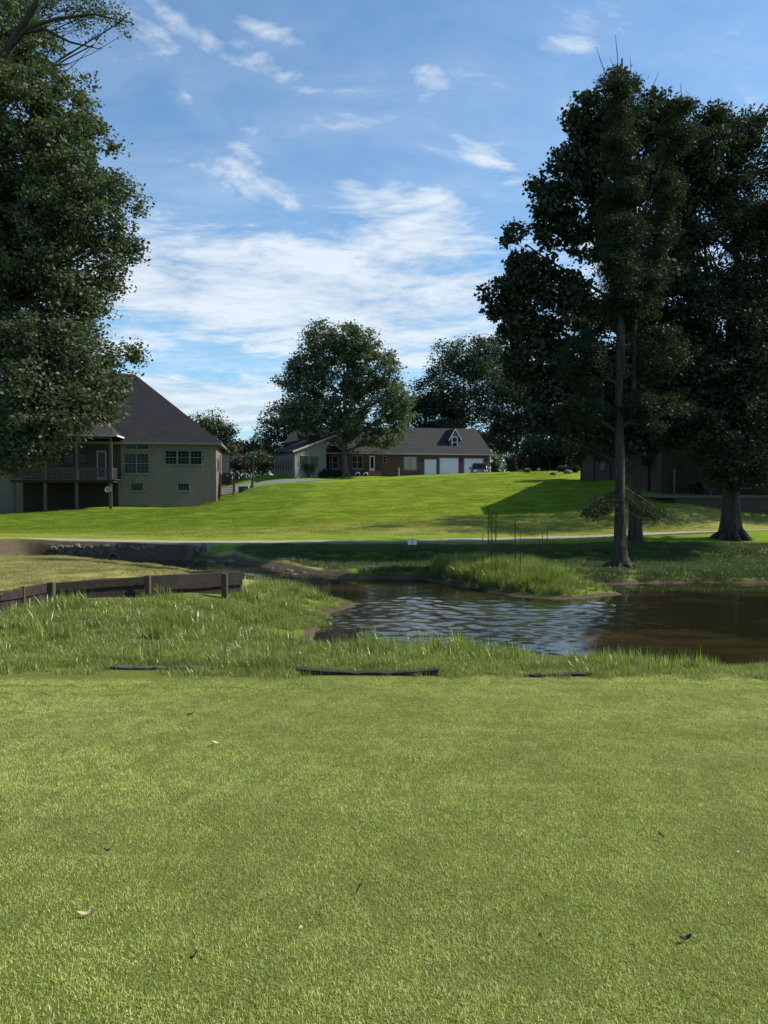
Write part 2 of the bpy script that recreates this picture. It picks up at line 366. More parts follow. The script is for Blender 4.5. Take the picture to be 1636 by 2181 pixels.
WALL = np.array([(-14.0,11.6),(-9.9,13.6),(-7.6,14.9),(-7.05,16.0),(-5.4,17.05),(-3.9,18.2),(-3.55,18.55)])
WALL = np.array([at(-200,1262,12.6)[:2], at(0,1262,14.4)[:2], at(118,1242,16.0)[:2], at(320,1228,17.0)[:2], at(482,1224,18.0)[:2], at(512,1223,18.5)[:2]])
def segdist(x, y, P, closed):
    d = np.full(np.shape(x), 1e9); side = np.zeros(np.shape(x)); m = len(P)
    for i in range(m if closed else m-1):
        a, b = P[i], P[(i+1) % m]; ab = b-a; tt = np.clip(((x-a[0])*ab[0]+(y-a[1])*ab[1])/(ab @ ab), 0, 1)
        dd = np.hypot(x-a[0]-tt*ab[0], y-a[1]-tt*ab[1]); cr = ab[0]*(y-a[1])-ab[1]*(x-a[0])
        c = dd < d-1e-9; d = np.where(c, dd, d); side = np.where(c, np.sign(cr), side)
    return d, side
def inside(x, y, P):
    r = np.zeros(np.shape(x), bool); m = len(P)
    for i in range(m):
        (x0, y0), (x1, y1) = P[i], P[(i+1) % m]
        if y0 == y1: continue
        r ^= ((y0 > y) != (y1 > y)) & (x < (x1-x0)*(y-y0)/(y1-y0)+x0)
    return r
def sst(a, b, v): q = np.clip((v-a)/(b-a), 0, 1); return q*q*(3-2*q)
def vnoise(x, y, s, seed=0):
    r = np.random.default_rng(seed); T = r.random((64, 64)); u = x/s; v = y/s
    i = np.floor(u).astype(int); j = np.floor(v).astype(int); fu = u-i; fv = v-j; fu = fu*fu*(3-2*fu); fv = fv*fv*(3-2*fv)
    g = lambda a, b: T[a % 64, b % 64]
    return (g(i, j)*(1-fu)+g(i+1, j)*fu)*(1-fv)+(g(i, j+1)*(1-fu)+g(i+1, j+1)*fu)*fv-.5
def pond_d(x, y):
    d, _ = segdist(x, y, POND, True); return np.where(inside(x, y, POND), -d, d)+.35*vnoise(x, y, 1.1, 3)+.2*vnoise(x, y, .4, 4)
def wall_sd(x, y):
    d, s = segdist(x, y, WALL, False); return np.where(y > wall_y(x), d, -d)
def wall_y(x): return np.interp(x, WALL[:, 0], WALL[:, 1])
def green_edge(x): return 9.3+.3*vnoise(x, x*0, 2.3, 9)+.25*vnoise(x, x*0, .7, 10)-.01*x
def ground(x, y):
    x = np.asarray(x, float); y = np.asarray(y, float)
    T = tps(x, np.clip(y, -60, 200))
    far = sst(90, 170, np.hypot(x, np.maximum(y-60, 0)*.8)); T = T*(1-far)+1.6*far
    T = T+.05*vnoise(x, y, 3.1, 1)*sst(9, 12, y)+.25*vnoise(x, y, 13, 2)*sst(38, 55, y)
    T = T-.24*(1-sst(30.2, 30.75, y+.9*vnoise(x, y, 2.2, 6)))*sst(-5, -2, x)*sst(25.5, 27, y)
    # low rough ground before the timber wall
    low = -.8-.018*(y-9.2)+.12*vnoise(x, y, 1.7, 5)*sst(9.5, 11, y)
    front = (wall_sd(x, y) < .17) & (x < WALL[-1, 0]) & (y > 9.2)
    rr = (y > 9.2) & (y < 18.6) & (x >= WALL[-1, 0]) & (x < 1)
    T = np.where(front | rr, np.minimum(T, low), T)
    d = pond_d(x, y)
    sl = np.where(y > 23.2, .33, .2)
    z = np.where(d > 0, ZW+.02+sl*d, ZW+.02+np.maximum(d*.4, -.5))
    z = np.minimum(T, z+np.where(d > 0, .07*vnoise(x, y, .7, 8), 0))
    dd, side = segdist(x, y, DITCH, False)
    s = np.where(side > 0, np.where(x < -8.3, 3.0, .40), .17)
    dz = -1.72+s*np.maximum(0, dd-.7)+.12*vnoise(x, y, .5, 11)
    z = np.minimum(z, np.where((x > -15.5), dz, 9))
    return z
gz = lambda x, y: float(ground(np.array([x]), np.array([y]))[0])

def axis(segs):
    out = []
    for a, b, h in segs: out += list(np.arange(a, b, h))
    return np.array(out+[segs[-1][1]])
gx = axis([(-900,-200,100),(-200,-60,14),(-60,-20,1.2),(-20,-12,.3),(-12,10,.12),(10,20,.25),(20,60,1.2),(60,200,14),(200,900,100)])
gy = axis([(-300,-40,52),(-40,0,5),(0,9,.45),(9,34,.12),(34,40,.25),(40,110,.9),(110,200,9),(200,1500,130)])
X, Y = np.meshgrid(gx, gy); Z = ground(X, Y)
nx, ny = len(gx), len(gy)
V = np.c_[X.ravel(), Y.ravel(), Z.ravel()]
I = np.arange(nx*ny).reshape(ny, nx); Fq = np.c_[I[:-1, :-1].ravel(), I[:-1, 1:].ravel(), I[1:, 1:].ravel(), I[1:, :-1].ravel()]
# ---- ground material: masks say what grows where
m, t, out = new_mat('ground'); g = t.node('ShaderNodeNewGeometry'); pos = g.outputs['Position']
kind = t.attr('kindmask'); cr, cg, cb = t.sep(kind.outputs['Vector'])[0:3]      # r: dry grass, g: bare earth, b: mown turf/near
nb = t.noise(pos, .09, 5, .6); nm = t.noise(pos, .8, 5, .65); nf = t.noise(pos, 9, 4, .7); nv = t.noise(t.vmath('MULTIPLY', pos, (1, 1, .3)), 55, 3, .75)
ns = t.noise(t.vmath('MULTIPLY', pos, (.25, 1.6, 1)), 1.0, 5, .65)
lawn = t.ramp(nm, [(.3, (.13, .21, .008)), (.5, (.20, .29, .011)), (.7, (.27, .325, .02))])
lawn = t.mix(t.rng(nf, .3, .7, 0, .5), lawn, (.05, .105, .008))
lawn = t.mix(t.rng(nv, .45, .75, 0, .5), lawn, (.20, .27, .035))
lawn = t.mix(t.math('MULTIPLY', t.rng(ns, .50, .66), .55), lawn, (.24, .235, .05))
ns2 = t.noise(t.vmath('MULTIPLY', pos, (.5, 2.4, 1)), 1.3, 6, .72)
lawn = t.mix(t.math('MULTIPLY', t.rng(ns2, .50, .64), .6), lawn, (.045, .10, .008))
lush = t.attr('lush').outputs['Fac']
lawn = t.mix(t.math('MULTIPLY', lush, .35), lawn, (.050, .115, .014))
dry = t.mix(nf, (.20, .19, .055), (.36, .30, .12)); dry = t.mix(t.rng(nm, .45, .65, 0, .6), dry, (.15, .18, .03))
earth = t.mix(nf, (.05, .040, .026), (.15, .12, .08)); earth = t.mix(t.rng(nv, .5, .7), earth, (.04, .03, .02))
c = t.mix(t.rng(t.math('ADD', cr, t.math('MULTIPLY', t.math('SUBTRACT', nm, .5), 1.1)), .25, .85), lawn, dry)
thatch = t.mix(nf, (.075, .10, .018), (.17, .19, .045))
c = t.mix(cb, c, thatch)
c = t.mix(t.rng(t.math('ADD', cg, t.math('MULTIPLY', t.math('SUBTRACT', nf, .5), .9)), .35, .65), c, earth)
hgt = t.math('ADD', t.math('MULTIPLY', nf, .6), t.math('MULTIPLY', nv, .4))
p = princ(t, out, c, .95, .08, 0, hgt, .9, .06)
ms = t.node('ShaderNodeMixShader')
gob = mesh_np('ground', V, Fq, m, smooth=True); tag(gob, kind='structure')
dP = pond_d(X, Y); dD, _ = segdist(X, Y, DITCH, False)
dryM = np.zeros_like(X)
lt = (X < 0) & (Y > wall_y(X)+.3) & (Y < 31.5)
dryM = np.where(lt, 1.0*sst(0, -4, X), dryM)
dryM = np.maximum(dryM, .70*sst(35, 37, Y)*(1-sst(40, 49, Y)))
dryM = np.maximum(dryM, .5*sst(1, 0, np.hypot((X-16.3)/5, (Y-32)/3)))
earthM = np.maximum(1.1*(1-sst(.0, .42, dP))*(dP > -9), 1.0*(1-sst(.9, 2.1, dD))*(X > -17))
earthM = np.maximum(earthM, .62*(1-sst(.2, 1, np.hypot((X+16.5)/7, (Y-30.5)/2.6))))
for (tx, ty, r) in ((8.3,26,.95),(16,34,1.5),(11.2,33,.8)): earthM = np.maximum(earthM, .8*(1-sst(.4, 1, np.hypot(X-tx, Y-ty)/r)))
earthM = np.maximum(earthM, .6*sst(0,-.2,np.abs(Y-wall_y(X)+.55)-.45)*(X < -5.2)*(X > -12))
turfM = 1-sst(-.1, .5, Y-green_edge(X)); turfM = turfM*(Y > -5); turfM = np.maximum(turfM, .85*(Y > 8)*(Y < 31.5)*(~lt)*(X > -30))
lowM = (Y > 9.2)*(Y < 14)*.0
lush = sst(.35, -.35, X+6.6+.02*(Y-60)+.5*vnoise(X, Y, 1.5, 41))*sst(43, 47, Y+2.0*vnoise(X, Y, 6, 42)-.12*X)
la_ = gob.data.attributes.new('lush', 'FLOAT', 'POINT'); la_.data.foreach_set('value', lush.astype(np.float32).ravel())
at_ = gob.data.attributes.new('kindmask', 'FLOAT_VECTOR', 'POINT')
at_.data.foreach_set('vector', np.stack([dryM, earthM, turfM], -1).astype(np.float32).ravel())

# ---- water
m, t, out = new_mat('water'); g = t.node('ShaderNodeNewGeometry'); pos = g.outputs['Position']
n1 = t.noise(t.vmath('MULTIPLY', pos, (1.0, 1.9, 1)), 5.5, 4, .6, .6); n2 = t.noise(t.vmath('MULTIPLY', pos, (1, 1.6, 1)), 1.6, 3, .55)
px_, py_, pz_ = t.sep(pos)[0:3]
patch = t.noise(t.vmath('MULTIPLY', pos, (.22, .5, 1)), 1.0, 3, .5)
# breeze-ruffled patch in the middle of the pond, calmer water under the banks and trees
ex = t.math('DIVIDE', t.math('SUBTRACT', px_, 2.2), 4.4); ey = t.math('DIVIDE', t.math('SUBTRACT', py_, 17.9), 3.4)
rr_ = t.math('ADD', t.math('MULTIPLY', ex, ex), t.math('MULTIPLY', ey, ey))
rip = t.rng(t.math('ADD', rr_, t.math('MULTIPLY', t.math('SUBTRACT', patch, .5), 1.6)), 1.25, .55, .06, 1)
h = t.math('ADD', t.math('MULTIPLY', n1, .55), t.math('MULTIPLY', n2, .6)); h = t.math('MULTIPLY', h, t.math('ADD', t.math('MULTIPLY', rip, .8), .2))
shal = t.noise(t.vmath('MULTIPLY', pos, (.25, .8, 1)), 1.0, 4, .6)
c = t.mix(t.rng(shal, .48, .66), (.013, .013, .006), (.038, .028, .011))
p = princ(t, out, c, .035, .5, 0, h, 1.0, .008); p.inputs['IOR'].default_value = 1.62
wx = axis([(-6.5,-3,.5),(-3,9,.042),(9,40,.5)]); wy = axis([(10.5,13,.25),(13,25,.042),(25,27,.25)])
WX, WY = np.meshgrid(wx, wy)
rrm = ((WX-2.3)/4.8)**2+((WY-17.6)/3.6)**2+1.1*vnoise(WX, WY*1.8, 2.2, 51)+.7*vnoise(WX, WY*2, .8, 52)
amp = .08+.92*sst(1.25, .45, rrm); rw = np.random.default_rng(5); WZ = np.zeros_like(WX)
for k in range(26):
    lam = rw.uniform(.2, .8); an = rw.normal(1.5, .8); kx, ky = np.cos(an)*6.283/lam, np.sin(an)*6.283/lam; ph = rw.uniform(0, 6.28)
    wob_ = 4.0*vnoise(WX, WY, 1.1, 60+k); WZ += .0175*lam/6.283*np.sin(kx*WX+ky*WY+ph+wob_)*(1+.5*np.sin((kx*WX+ky*WY)*.5+k))
WZ = ZW+WZ*amp*WAVE
nx2, ny2 = len(wx), len(wy); I2 = np.arange(nx2*ny2).reshape(ny2, nx2)
wob = mesh_np('pond_water', np.c_[WX.ravel(), WY.ravel(), WZ.ravel()], np.c_[I2[:-1, :-1].ravel(), I2[:-1, 1:].ravel(), I2[1:, 1:].ravel(), I2[1:, :-1].ravel()], m, smooth=True); tag(wob, kind='structure')
dw = mesh_np('ditch_water', [(-6.5,27.0,ZW),(-2.0,24.8,ZW),(-2.0,27.05,ZW),(-6.5,31,ZW),(-14,32,ZW),(-14,29.5,ZW)], [list(range(6))], m); dw.data.transform(Matrix.Translation((0, 0, .003))); tag(dw, kind='structure')

# ---- cart path and street (sheets a little above the ground)
def ribbon(name, pts, w, mat, lift=.03, kind='structure', n=160):
    P_ = np.array(pts, float); s = np.r_[0, np.cumsum(np.hypot(*np.diff(P_, axis=0).T))]; q = np.linspace(0, s[-1], n)
    # smooth
    xs = np.interp(q, s, P_[:, 0]); ys = np.interp(q, s, P_[:, 1])
    kx = np.ones(9)/9; xs[4:-4] = np.convolve(xs, kx, 'valid'); ys[4:-4] = np.convolve(ys, kx, 'valid')
    tx = np.gradient(xs); ty = np.gradient(ys); L_ = np.hypot(tx, ty); nxx, nyy = -ty/L_, tx/L_
    V = []; F_ = []; us = (-1, -.5, 0, .5, 1)
    zc = ground(xs, ys); kk = np.ones(13)/13; zc[6:-6] = np.convolve(zc, kk, 'valid')
    for u in us:
        X_ = xs+nxx*w/2*u; Y_ = ys+nyy*w/2*u
        V.append(np.c_[X_, Y_, np.maximum(zc if name == 'cart_path' else ground(X_, Y_), -9)+lift])
    Vt = np.concatenate(V); k = len(us)
    for j in range(k-1):
        for i in range(n-1): F_.append([j*n+i, j*n+i+1, (j+1)*n+i+1, (j+1)*n+i])
    b = len(Vt); lo = Vt.copy(); lo[:, 2] -= .25; Vt = np.r_[Vt, lo]
    for i in range(n-1):
        F_.append([i, b+i, b+i+1, i+1]); o_ = (k-1)*n; F_.append([o_+i+1, b+o_+i+1, b+o_+i, o_+i])
    o = mesh_np(name, Vt, F_, mat, smooth=False); tag(o, kind=kind); return o
cp = [(-60,31),(-30,31.8)]+[tuple(at(px, py, Y_)[:2]) for px, py, Y_ in ((-60,1145,32.4),(200,1152,33),(400,1156,33),(640,1153,33.5),(870,1150,34),(1090,1150,34.5),(1300,1143,35.2),(1450,1136,36.2),(1636,1128,37.2),(1900,1118,38.5))]+[(45,42),(70,46)]
ribbon('cart_path', cp, 1.4, M['path'], .022)
ribbon('street', [(-70,84.5),(-40,83.5),(-18,82.5),(-8,82.8),(0,84),(10,86),(40,90),(80,94)], 5.0, M['asphalt'], .03)
ribbon('driveway', [(6,88),(9,90.5),(12,92),(15,93)], 7.0, M['concrete'], .05, n=60)

# ---------------------------------------------------------------- scattered grass (stuff)
def blade_patch(name, nb_, rad, hmin, hmax, wid, lean, mat, segs=2, square=True, curve=1.0, seed=1):
    r = np.random.default_rng(seed)
    bx = r.uniform(-rad, rad, nb_) if square else r.normal(0, rad*.5, nb_); by = r.uniform(-rad, rad, nb_) if square else r.normal(0, rad*.5, nb_)
    a = r.uniform(0, 2*np.pi, nb_); L_ = r.uniform(hmin, hmax, nb_); ln = np.abs(r.normal(0, lean, nb_))+.05; w_ = wid*r.uniform(.6, 1.3, nb_)
    fa = a+np.pi/2+r.uniform(-.9, .9, nb_)
    wx, wy = np.cos(fa)*w_/2, np.sin(fa)*w_/2
    rows = []; ang = ln*.4; x = np.zeros(nb_); z = np.zeros(nb_)
    levels = [(0., 0., 1.)]
    st = L_/segs
    rows.append((x.copy(), z.copy()))
    for s in range(segs):
        ang = ln*(.4+curve*(s+1)/segs); x = x+np.sin(ang)*st; z = z+np.cos(ang)*st; rows.append((x.copy(), z.copy()))
    V = []; per = 2*segs+1
    for s in range(segs):
        f = 1-.35*s/segs; cx = bx+np.cos(a)*rows[s][0]; cy = by+np.sin(a)*rows[s][0]
        V.append(np.c_[cx-wx*f, cy-wy*f, rows[s][1]]); V.append(np.c_[cx+wx*f, cy+wy*f, rows[s][1]])
    V.append(np.c_[bx+np.cos(a)*rows[-1][0], by+np.sin(a)*rows[-1][0], rows[-1][1]])
    V = np.stack(V, 1).reshape(-1, 3); base = np.arange(nb_)*per; tris = []
    for s in range(segs-1):
        i = 2*s; tris.append(np.c_[base+i, base+i+1, base+i+3]); tris.append(np.c_[base+i, base+i+3, base+i+2])
    i = 2*(segs-1); tris.append(np.c_[base+i, base+i+1, base+i+2])
    return mesh_np(name, V, np.concatenate(tris), mat, parent=False)
def scatter(name, pts, rotz, scl, protos, tilt=None, zs=None):
    me = bpy.data.meshes.new(name); n_ = len(pts); me.vertices.add(n_); me.vertices.foreach_set('co', np.asarray(pts, np.float32).ravel())
    rot = np.zeros((n_, 3), np.float32); rot[:, 2] = rotz
    if tilt is not None: rot[:, 0] = tilt[0]; rot[:, 1] = tilt[1]
    S = np.repeat(np.asarray(scl, np.float32)[:, None], 3, 1)
    if zs is not None: S[:, 2] *= zs
    for nm_, dat in (('rot', rot), ('scl', S)):
        a_ = me.attributes.new(nm_, 'FLOAT_VECTOR', 'POINT'); a_.data.foreach_set('vector', dat.ravel())
    a_ = me.attributes.new('pick', 'INT', 'POINT'); a_.data.foreach_set('value', rng.integers(0, len(protos), n_).astype(np.int32))
    me.update(); o = bpy.data.objects.new(name, me); COL.objects.link(o)
    ng = bpy.data.node_groups.new(name, 'GeometryNodeTree')
    ng.interface.new_socket('Geometry', in_out='INPUT', socket_type='NodeSocketGeometry'); ng.interface.new_socket('Geometry', in_out='OUTPUT', socket_type='NodeSocketGeometry')
    gi = ng.nodes.new('NodeGroupInput'); go = ng.nodes.new('NodeGroupOutput'); iop = ng.nodes.new('GeometryNodeInstanceOnPoints')
    gti = ng.nodes.new('GeometryNodeJoinGeometry')
    for pr in reversed(protos):
        oi = ng.nodes.new('GeometryNodeObjectInfo'); oi.inputs['Object'].default_value = pr; oi.inputs['As Instance'].default_value = True
        ng.links.new(oi.outputs['Geometry'], gti.inputs[0])
    def na(nm_, ty):
        q = ng.nodes.new('GeometryNodeInputNamedAttribute'); q.data_type = ty; q.inputs[0].default_value = nm_; return q.outputs[0]
    ng.links.new(gi.outputs[0], iop.inputs['Points']); ng.links.new(gti.outputs[0], iop.inputs['Instance'])
    iop.inputs['Pick Instance'].default_value = True
    ng.links.new(na('pick', 'INT'), iop.inputs['Instance Index']); ng.links.new(na('scl', 'FLOAT_VECTOR'), iop.inputs['Scale'])
    e2r = ng.nodes.new('FunctionNodeEulerToRotation'); ng.links.new(na('rot', 'FLOAT_VECTOR'), e2r.inputs[0]); ng.links.new(e2r.outputs[0], iop.inputs['Rotation'])
    ng.links.new(iop.outputs[0], go.inputs[0])
    md = o.modifiers.new('scatter', 'NODES'); md.node_group = ng; return o
SL = math.atan(-.087)
tp = [blade_patch('turf', 5600, .27, .010, .024, .0024, 1.0, M['turf'], 2, True, 1.2, s) for s in (1, 2, 3)]
gp = []
for yy in np.arange(1.2, 9.7, .40):
    hw = .62*yy+1.6
    for xx in np.arange(-hw, hw, .40):
        if yy < green_edge(np.array([xx]))[0]: gp.append((xx, yy))
gp = np.array(gp); gpz = ground(gp[:, 0], gp[:, 1])-.002
k4 = rng.integers(0, 4, len(gp))*(np.pi/2)
# the patches follow the slope of the green; turn the tilt with the patch
rotm = np.zeros(len(gp))
th_ = rng.uniform(0, 6.283, len(gp)); eu = np.array([(Matrix.Rotation(SL, 3, 'X') @ Matrix.Rotation(a_, 3, 'Z')).to_euler() for a_ in th_])
o = scatter('mown_turf', np.c_[gp, gpz], eu[:, 2], rng.uniform(.9, 1.15, len(gp)), tp, tilt=(eu[:, 0], eu[:, 1]))
tag(o, 'closely mown green turf of the putting green in the foreground', 'grass', kind='stuff')

def rand_pts(n_, x0, x1, y0, y1, fn):
    x = rng.uniform(x0, x1, n_); y = rng.uniform(y0, y1, n_); pr = fn(x, y); k = rng.random(n_) < pr; x, y = x[k], y[k]
    return np.c_[x, y, ground(x, y)-.01]
# long grass clumps
tall = [blade_patch('tall_grass', 46, .12, .16, .42, .0085, .38, M['tallgrass'], 3, False, 1.1, s) for s in (11, 12, 13, 14)]
rough = [blade_patch('rough_grass', 420, .22, .05, .12, .0065, .55, M['roughgrass'], 2, True, 1.1, s) for s in (21, 22, 23)]
bank = [blade_patch('bank_grass', 300, .26, .04, .11, .0075, .5, M['bankgrass'], 2, True, 1.1, s) for s in (31, 32, 33)]
TIMB = [(-3.62,-2.35,9.72),(-1.15,.72,9.45),(1.8,2.7,9.35),(4.4,9,10.1)]
def off_timber(x, y):
    k = np.ones_like(x)
    for a_, c_, yy in TIMB: k *= 1-.8*((x > a_-.05) & (x < c_+.05) & (y < yy+.13))
    return k
def f_tall(x, y):
    d = pond_d(x, y); w_ = vnoise(x, y, 1.3, 20)+.6*vnoise(x, y, .5, 21)
    rim = (y < 14.2)*(y > green_edge(x)+.25)*sst(.25, .6, d)*np.where(x > -1.2, sst(-.25, .1, w_+.15)*(1-.75*sst(4.0, 6.2, x)), .22)
    rim = np.where((x > -1.2) & (y < 10.9), rim*.25, rim)
    lowf = (x < -1.0)*(y < wall_y(x)-.55)*(y > 9.4)*sst(.5, 1.2, d)*np.clip(.15+1.5*w_+.55*(y > 12.2)*(y < 15), .05, 1)
    sp = (x < -1.6)*(x > -6)*(y > 15.5)*(y < 22)*(y < np.where(x < -3.6, wall_y(x)-.25, 99))*sst(.35, .8, d)*(.9)
    sp *= np.where(y > 19, (1-sst(-4.2, -4.8, x)), 1)
    return np.clip(np.maximum(np.maximum(rim, lowf), sp), 0, 1)*off_timber(x, y)
q = rand_pts(9500, -14, 8, 9.3, 22, f_tall)
q = q[~((q[:, 0] < -3.7) & (wall_y(q[:, 0])-q[:, 1] < 1.5) & (rng.random(len(q)) < .8))]
s_ = rng.uniform(.45, .98, len(q))*np.where((q[:, 1] < 14.2) & (q[:, 0] > -1.2), 1.0, .8)
s_ *= np.where(q[:, 0] > 4.2, .75, 1)*(1+1.3*vnoise(q[:, 0], q[:, 1], .9, 71)+.6*vnoise(q[:, 0], q[:, 1], .35, 72))
o = scatter('long_grass', q, rng.uniform(0, 6.28, len(q)), s_, tall); tag(o, 'long tousled green grass along the near edge of the pond', 'long grass', kind='stuff')
def f_rough(x, y):
    d = pond_d(x, y); f = (y > green_edge(x)-.05)*(d > .02+.3*(vnoise(x, y, .5, 73)+.3))*(y < 22.5)*np.where(x < WALL[-1, 0], y < wall_y(x)-.2, 1)*np.where(y > 18.5, x > -4.6, 1)*(y < np.where(x > 0, 14.6, 99))
    return off_timber(x, y)*f*np.where(d < .5, .5, 1)*np.where((y < wall_y(x)-.2) & (y > wall_y(x)-1.0) & (x < -5), .25, 1)
q = rand_pts(5200, -15, 12, 9.2, 22.5, f_rough)
o = scatter('rough_grass', q, rng.uniform(0, 6.28, len(q)), rng.uniform(.7, 1.25, len(q)), rough); tag(o, 'ankle high weedy grass covering the near bank of the pond', 'rough grass', kind='stuff')
def f_bank(x, y):
    d = pond_d(x, y); f = (y > 22.5)*(d > .2)*(x > -6)
    dd, _ = segdist(x, y, DITCH, False)
    f = f*(dd > 1.8); tr = np.minimum(np.hypot(x-8.3, y-26)/1.1, np.hypot(x-16, y-34)/1.8)
    return f*np.clip(tr-.4, 0, 1)*.9*(y < 32.4)
q = rand_pts(7000, -6, 20, 22.5, 33, f_bank)
o = scatter('bank_grass', q, rng.uniform(0, 6.28, len(q)), rng.uniform(.7, 1.5, len(q)), bank); tag(o, 'shaded short grass on the far bank below the cart path', 'bank grass', kind='stuff')
# spit with long grass
isl = [blade_patch('spit_grass', 60, .13, .26, .62, .009, .33, M['tallgrass'], 3, False, 1.2, s) for s in (41, 42, 43)]
def f_isl(x, y):
    d = pond_d(x, y); return (x > 1.7)*(x < 6.9)*(y > 20.4)*(y < 26.0-.2*np.abs(x-3.5))*sst(.12, .4, d)*np.where(x < 5.2, 1, .6)
q = rand_pts(1900, 1.6, 7.1, 20.5, 26.4, f_isl)
s_ = rng.uniform(.65, 1.15, len(q))*(1-.62*sst(4.7, 6.6, q[:, 0]))*(1-.35*(q[:, 1] < 21.6))
o = scatter('spit_grass', q, rng.uniform(0, 6.28, len(q)), s_, isl); tag(o, 'thick long grass covering the low spit that reaches into the pond', 'long grass', kind='stuff')
# left lawn: sparse dry tufts
lawnp = [blade_patch('lawn_grass', 300, .26, .025, .06, .006, .7, M['drygrass'], 2, True, 1.1, s) for s in (51, 52)]
def f_lawn(x, y): return (y > wall_y(x)+.25)*(segdist(x, y, DITCH, False)[0] > np.where(x < -12.5, .9, 2.2))*np.where(y > 28.5, .5, .9)*np.where(y > 19, x < -5.0, 1)
q = rand_pts(4200, -21, -3.6, 13, 32, f_lawn)
o = scatter('lawn_grass', q, rng.uniform(0, 6.28, len(q)), rng.uniform(.7, 1.2, len(q)), lawnp); tag(o, 'yellowing cropped grass on the lawn behind the timber wall', 'lawn grass', kind='stuff')

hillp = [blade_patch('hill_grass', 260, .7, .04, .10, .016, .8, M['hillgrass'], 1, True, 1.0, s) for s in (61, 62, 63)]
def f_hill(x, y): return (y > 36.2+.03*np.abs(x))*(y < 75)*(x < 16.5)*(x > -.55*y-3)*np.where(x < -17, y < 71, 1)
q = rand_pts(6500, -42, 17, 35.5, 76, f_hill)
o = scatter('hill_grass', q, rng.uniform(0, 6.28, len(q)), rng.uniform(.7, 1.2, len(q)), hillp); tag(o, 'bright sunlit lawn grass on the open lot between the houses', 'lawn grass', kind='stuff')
# ================================================================ buildings
def window(parent, x0, x1, z0, z1, y=0.0, nx=1, cross=True, grid=(0, 0), fm='grey_trim', gm='glass', sill=True, fw=.07, label=None, name='window', out=-1, mull=.10):
    """a window on a wall in the plane y; out=-1: faces -y. nx sashes side by side; cross: meeting rail."""
    b = MB(); w_ = (x1-x0-mull*(nx-1))/nx
    ya, yb = sorted((y+out*.06, y-out*.02))
    b.box(x0-fw, x1+fw, ya, yb, z1, z1+fw); b.box(x0-fw, x1+fw, ya, yb, z0-fw, z0)
    b.box(x0-fw, x0, ya, yb, z0, z1); b.box(x1, x1+fw, ya, yb, z0, z1)
    for i in range(1, nx): xx = x0+i*(w_+mull)-mull; b.box(xx, xx+mull, ya, yb, z0, z1)
    yc, yd = sorted((y+out*.045, y-out*.02))
    for i in range(nx):
        xa = x0+i*(w_+mull)
        if cross: b.box(xa, xa+w_, yc, yd, (z0+z1)/2-.03, (z0+z1)/2+.03)
        for g_ in range(1, grid[0]): b.box(xa+w_*g_/grid[0]-.009, xa+w_*g_/grid[0]+.009, y+out*.035 if out < 0 else y, y if out < 0 else y+out*.035, z0, z1)
        for g_ in range(1, grid[1]): zz = z0+(z1-z0)*g_/grid[1]; b.box(xa, xa+w_, y+out*.034 if out < 0 else y, y if out < 0 else y+out*.034, zz-.009, zz+.009)
    f = b.build(name, M[fm], parent, label=label)
    ye, yf = sorted((y+out*.02, y-out*.015)); MB().box(x0, x1, ye, yf, z0, z1).build('pane', M[gm], f)
    if sill: ys, yt = sorted((y+out*.12, y)); MB().box(x0-fw-.06, x1+fw+.06, ys, yt, z0-fw-.10, z0-fw-.003).build('sill', M[fm], f)
    return f
def loc(root):
    Mi = root.matrix_basis.inverted()
    return lambda px, py, Y_: Mi @ at(px, py, Y_)

# ---- left house: tan brick, steep hip roof, covered deck
RZ = R(9.5)
LH = empty('brick_house', (-17.0, 75.0, -.9), RZ, label='tan brick house with steep dark hip roof, behind the big oak at left', cat='house')
W_, Dp, EV = 29.0, 18.5, 6.55         # u runs to -x
b = MB(); b.box(-W_, 0, 0, Dp, -.8, EV); b.build('wall', M['brick_tan'], LH)
s = 9.3; ov = .55; rise = 8.0
ex0, ex1, ey0, ey1 = -W_-ov, ov, -ov, Dp+ov; ym = (ey0+ey1)/2; zr = EV+.12+rise
rf = MB(); e = [(ex0, ey0, EV+.13), (ex1, ey0, EV+.13), (ex1, ey1, EV+.13), (ex0, ey1, EV+.13)]; r1 = (ex1-s-ov*.9, ym, zr); r0 = (ex0+s, ym, zr)
rf.poly([e[0], e[1], r1, r0]); rf.poly([e[1], e[2], r1]); rf.poly([e[2], e[3], r0, r1]); rf.poly([e[3], e[0], r0]); rf.poly(e[::-1])
roofL = rf.build('roof', M['roof_dark'], LH)
fa = MB()
for (x0, x1, y0, y1) in ((ex0-.03, ex1+.03, ey0-.03, ey0+.02), (ex0-.03, ex1+.03, ey1-.02, ey1+.03), (ex1-.02, ex1+.03, ey0+.02, ey1-.02), (ex0-.03, ex0+.02, ey0+.02, ey1-.02)): fa.box(x0, x1, y0, y1, EV-.10, EV+.125)
fa.box(ex0+.02, ex1-.02, ey0+.02, ey1-.02, EV+.01, EV+.05); fa.build('fascia', M['grey_trim'], LH)
MB().tube([(-2.4, 3.0, EV+2.2), (-2.4, 3.0, EV+3.35)], .06).build('vent_pipe', M['white_paint'], LH)
lp = loc(LH)
def lhw(pxa, pxb, pya, pyb, **k):
    a_ = lp(pxa, pyb, 74.5); b_ = lp(pxb, pya, 74.5); q = 0
    # intersect the pixel rays with the facade plane y=0
    def hit(px, py):
        o_ = LH.matrix_basis.inverted() @ Vector((0, 0, CAMZ)); p_ = lp(px, py, 75.0); d_ = p_-o_; return o_+d_*(-o_.y/d_.y)
    a_ = hit(pxa, pyb); b_ = hit(pxb, pya); return window(LH, a_.x, b_.x, a_.z, b_.z, **k)
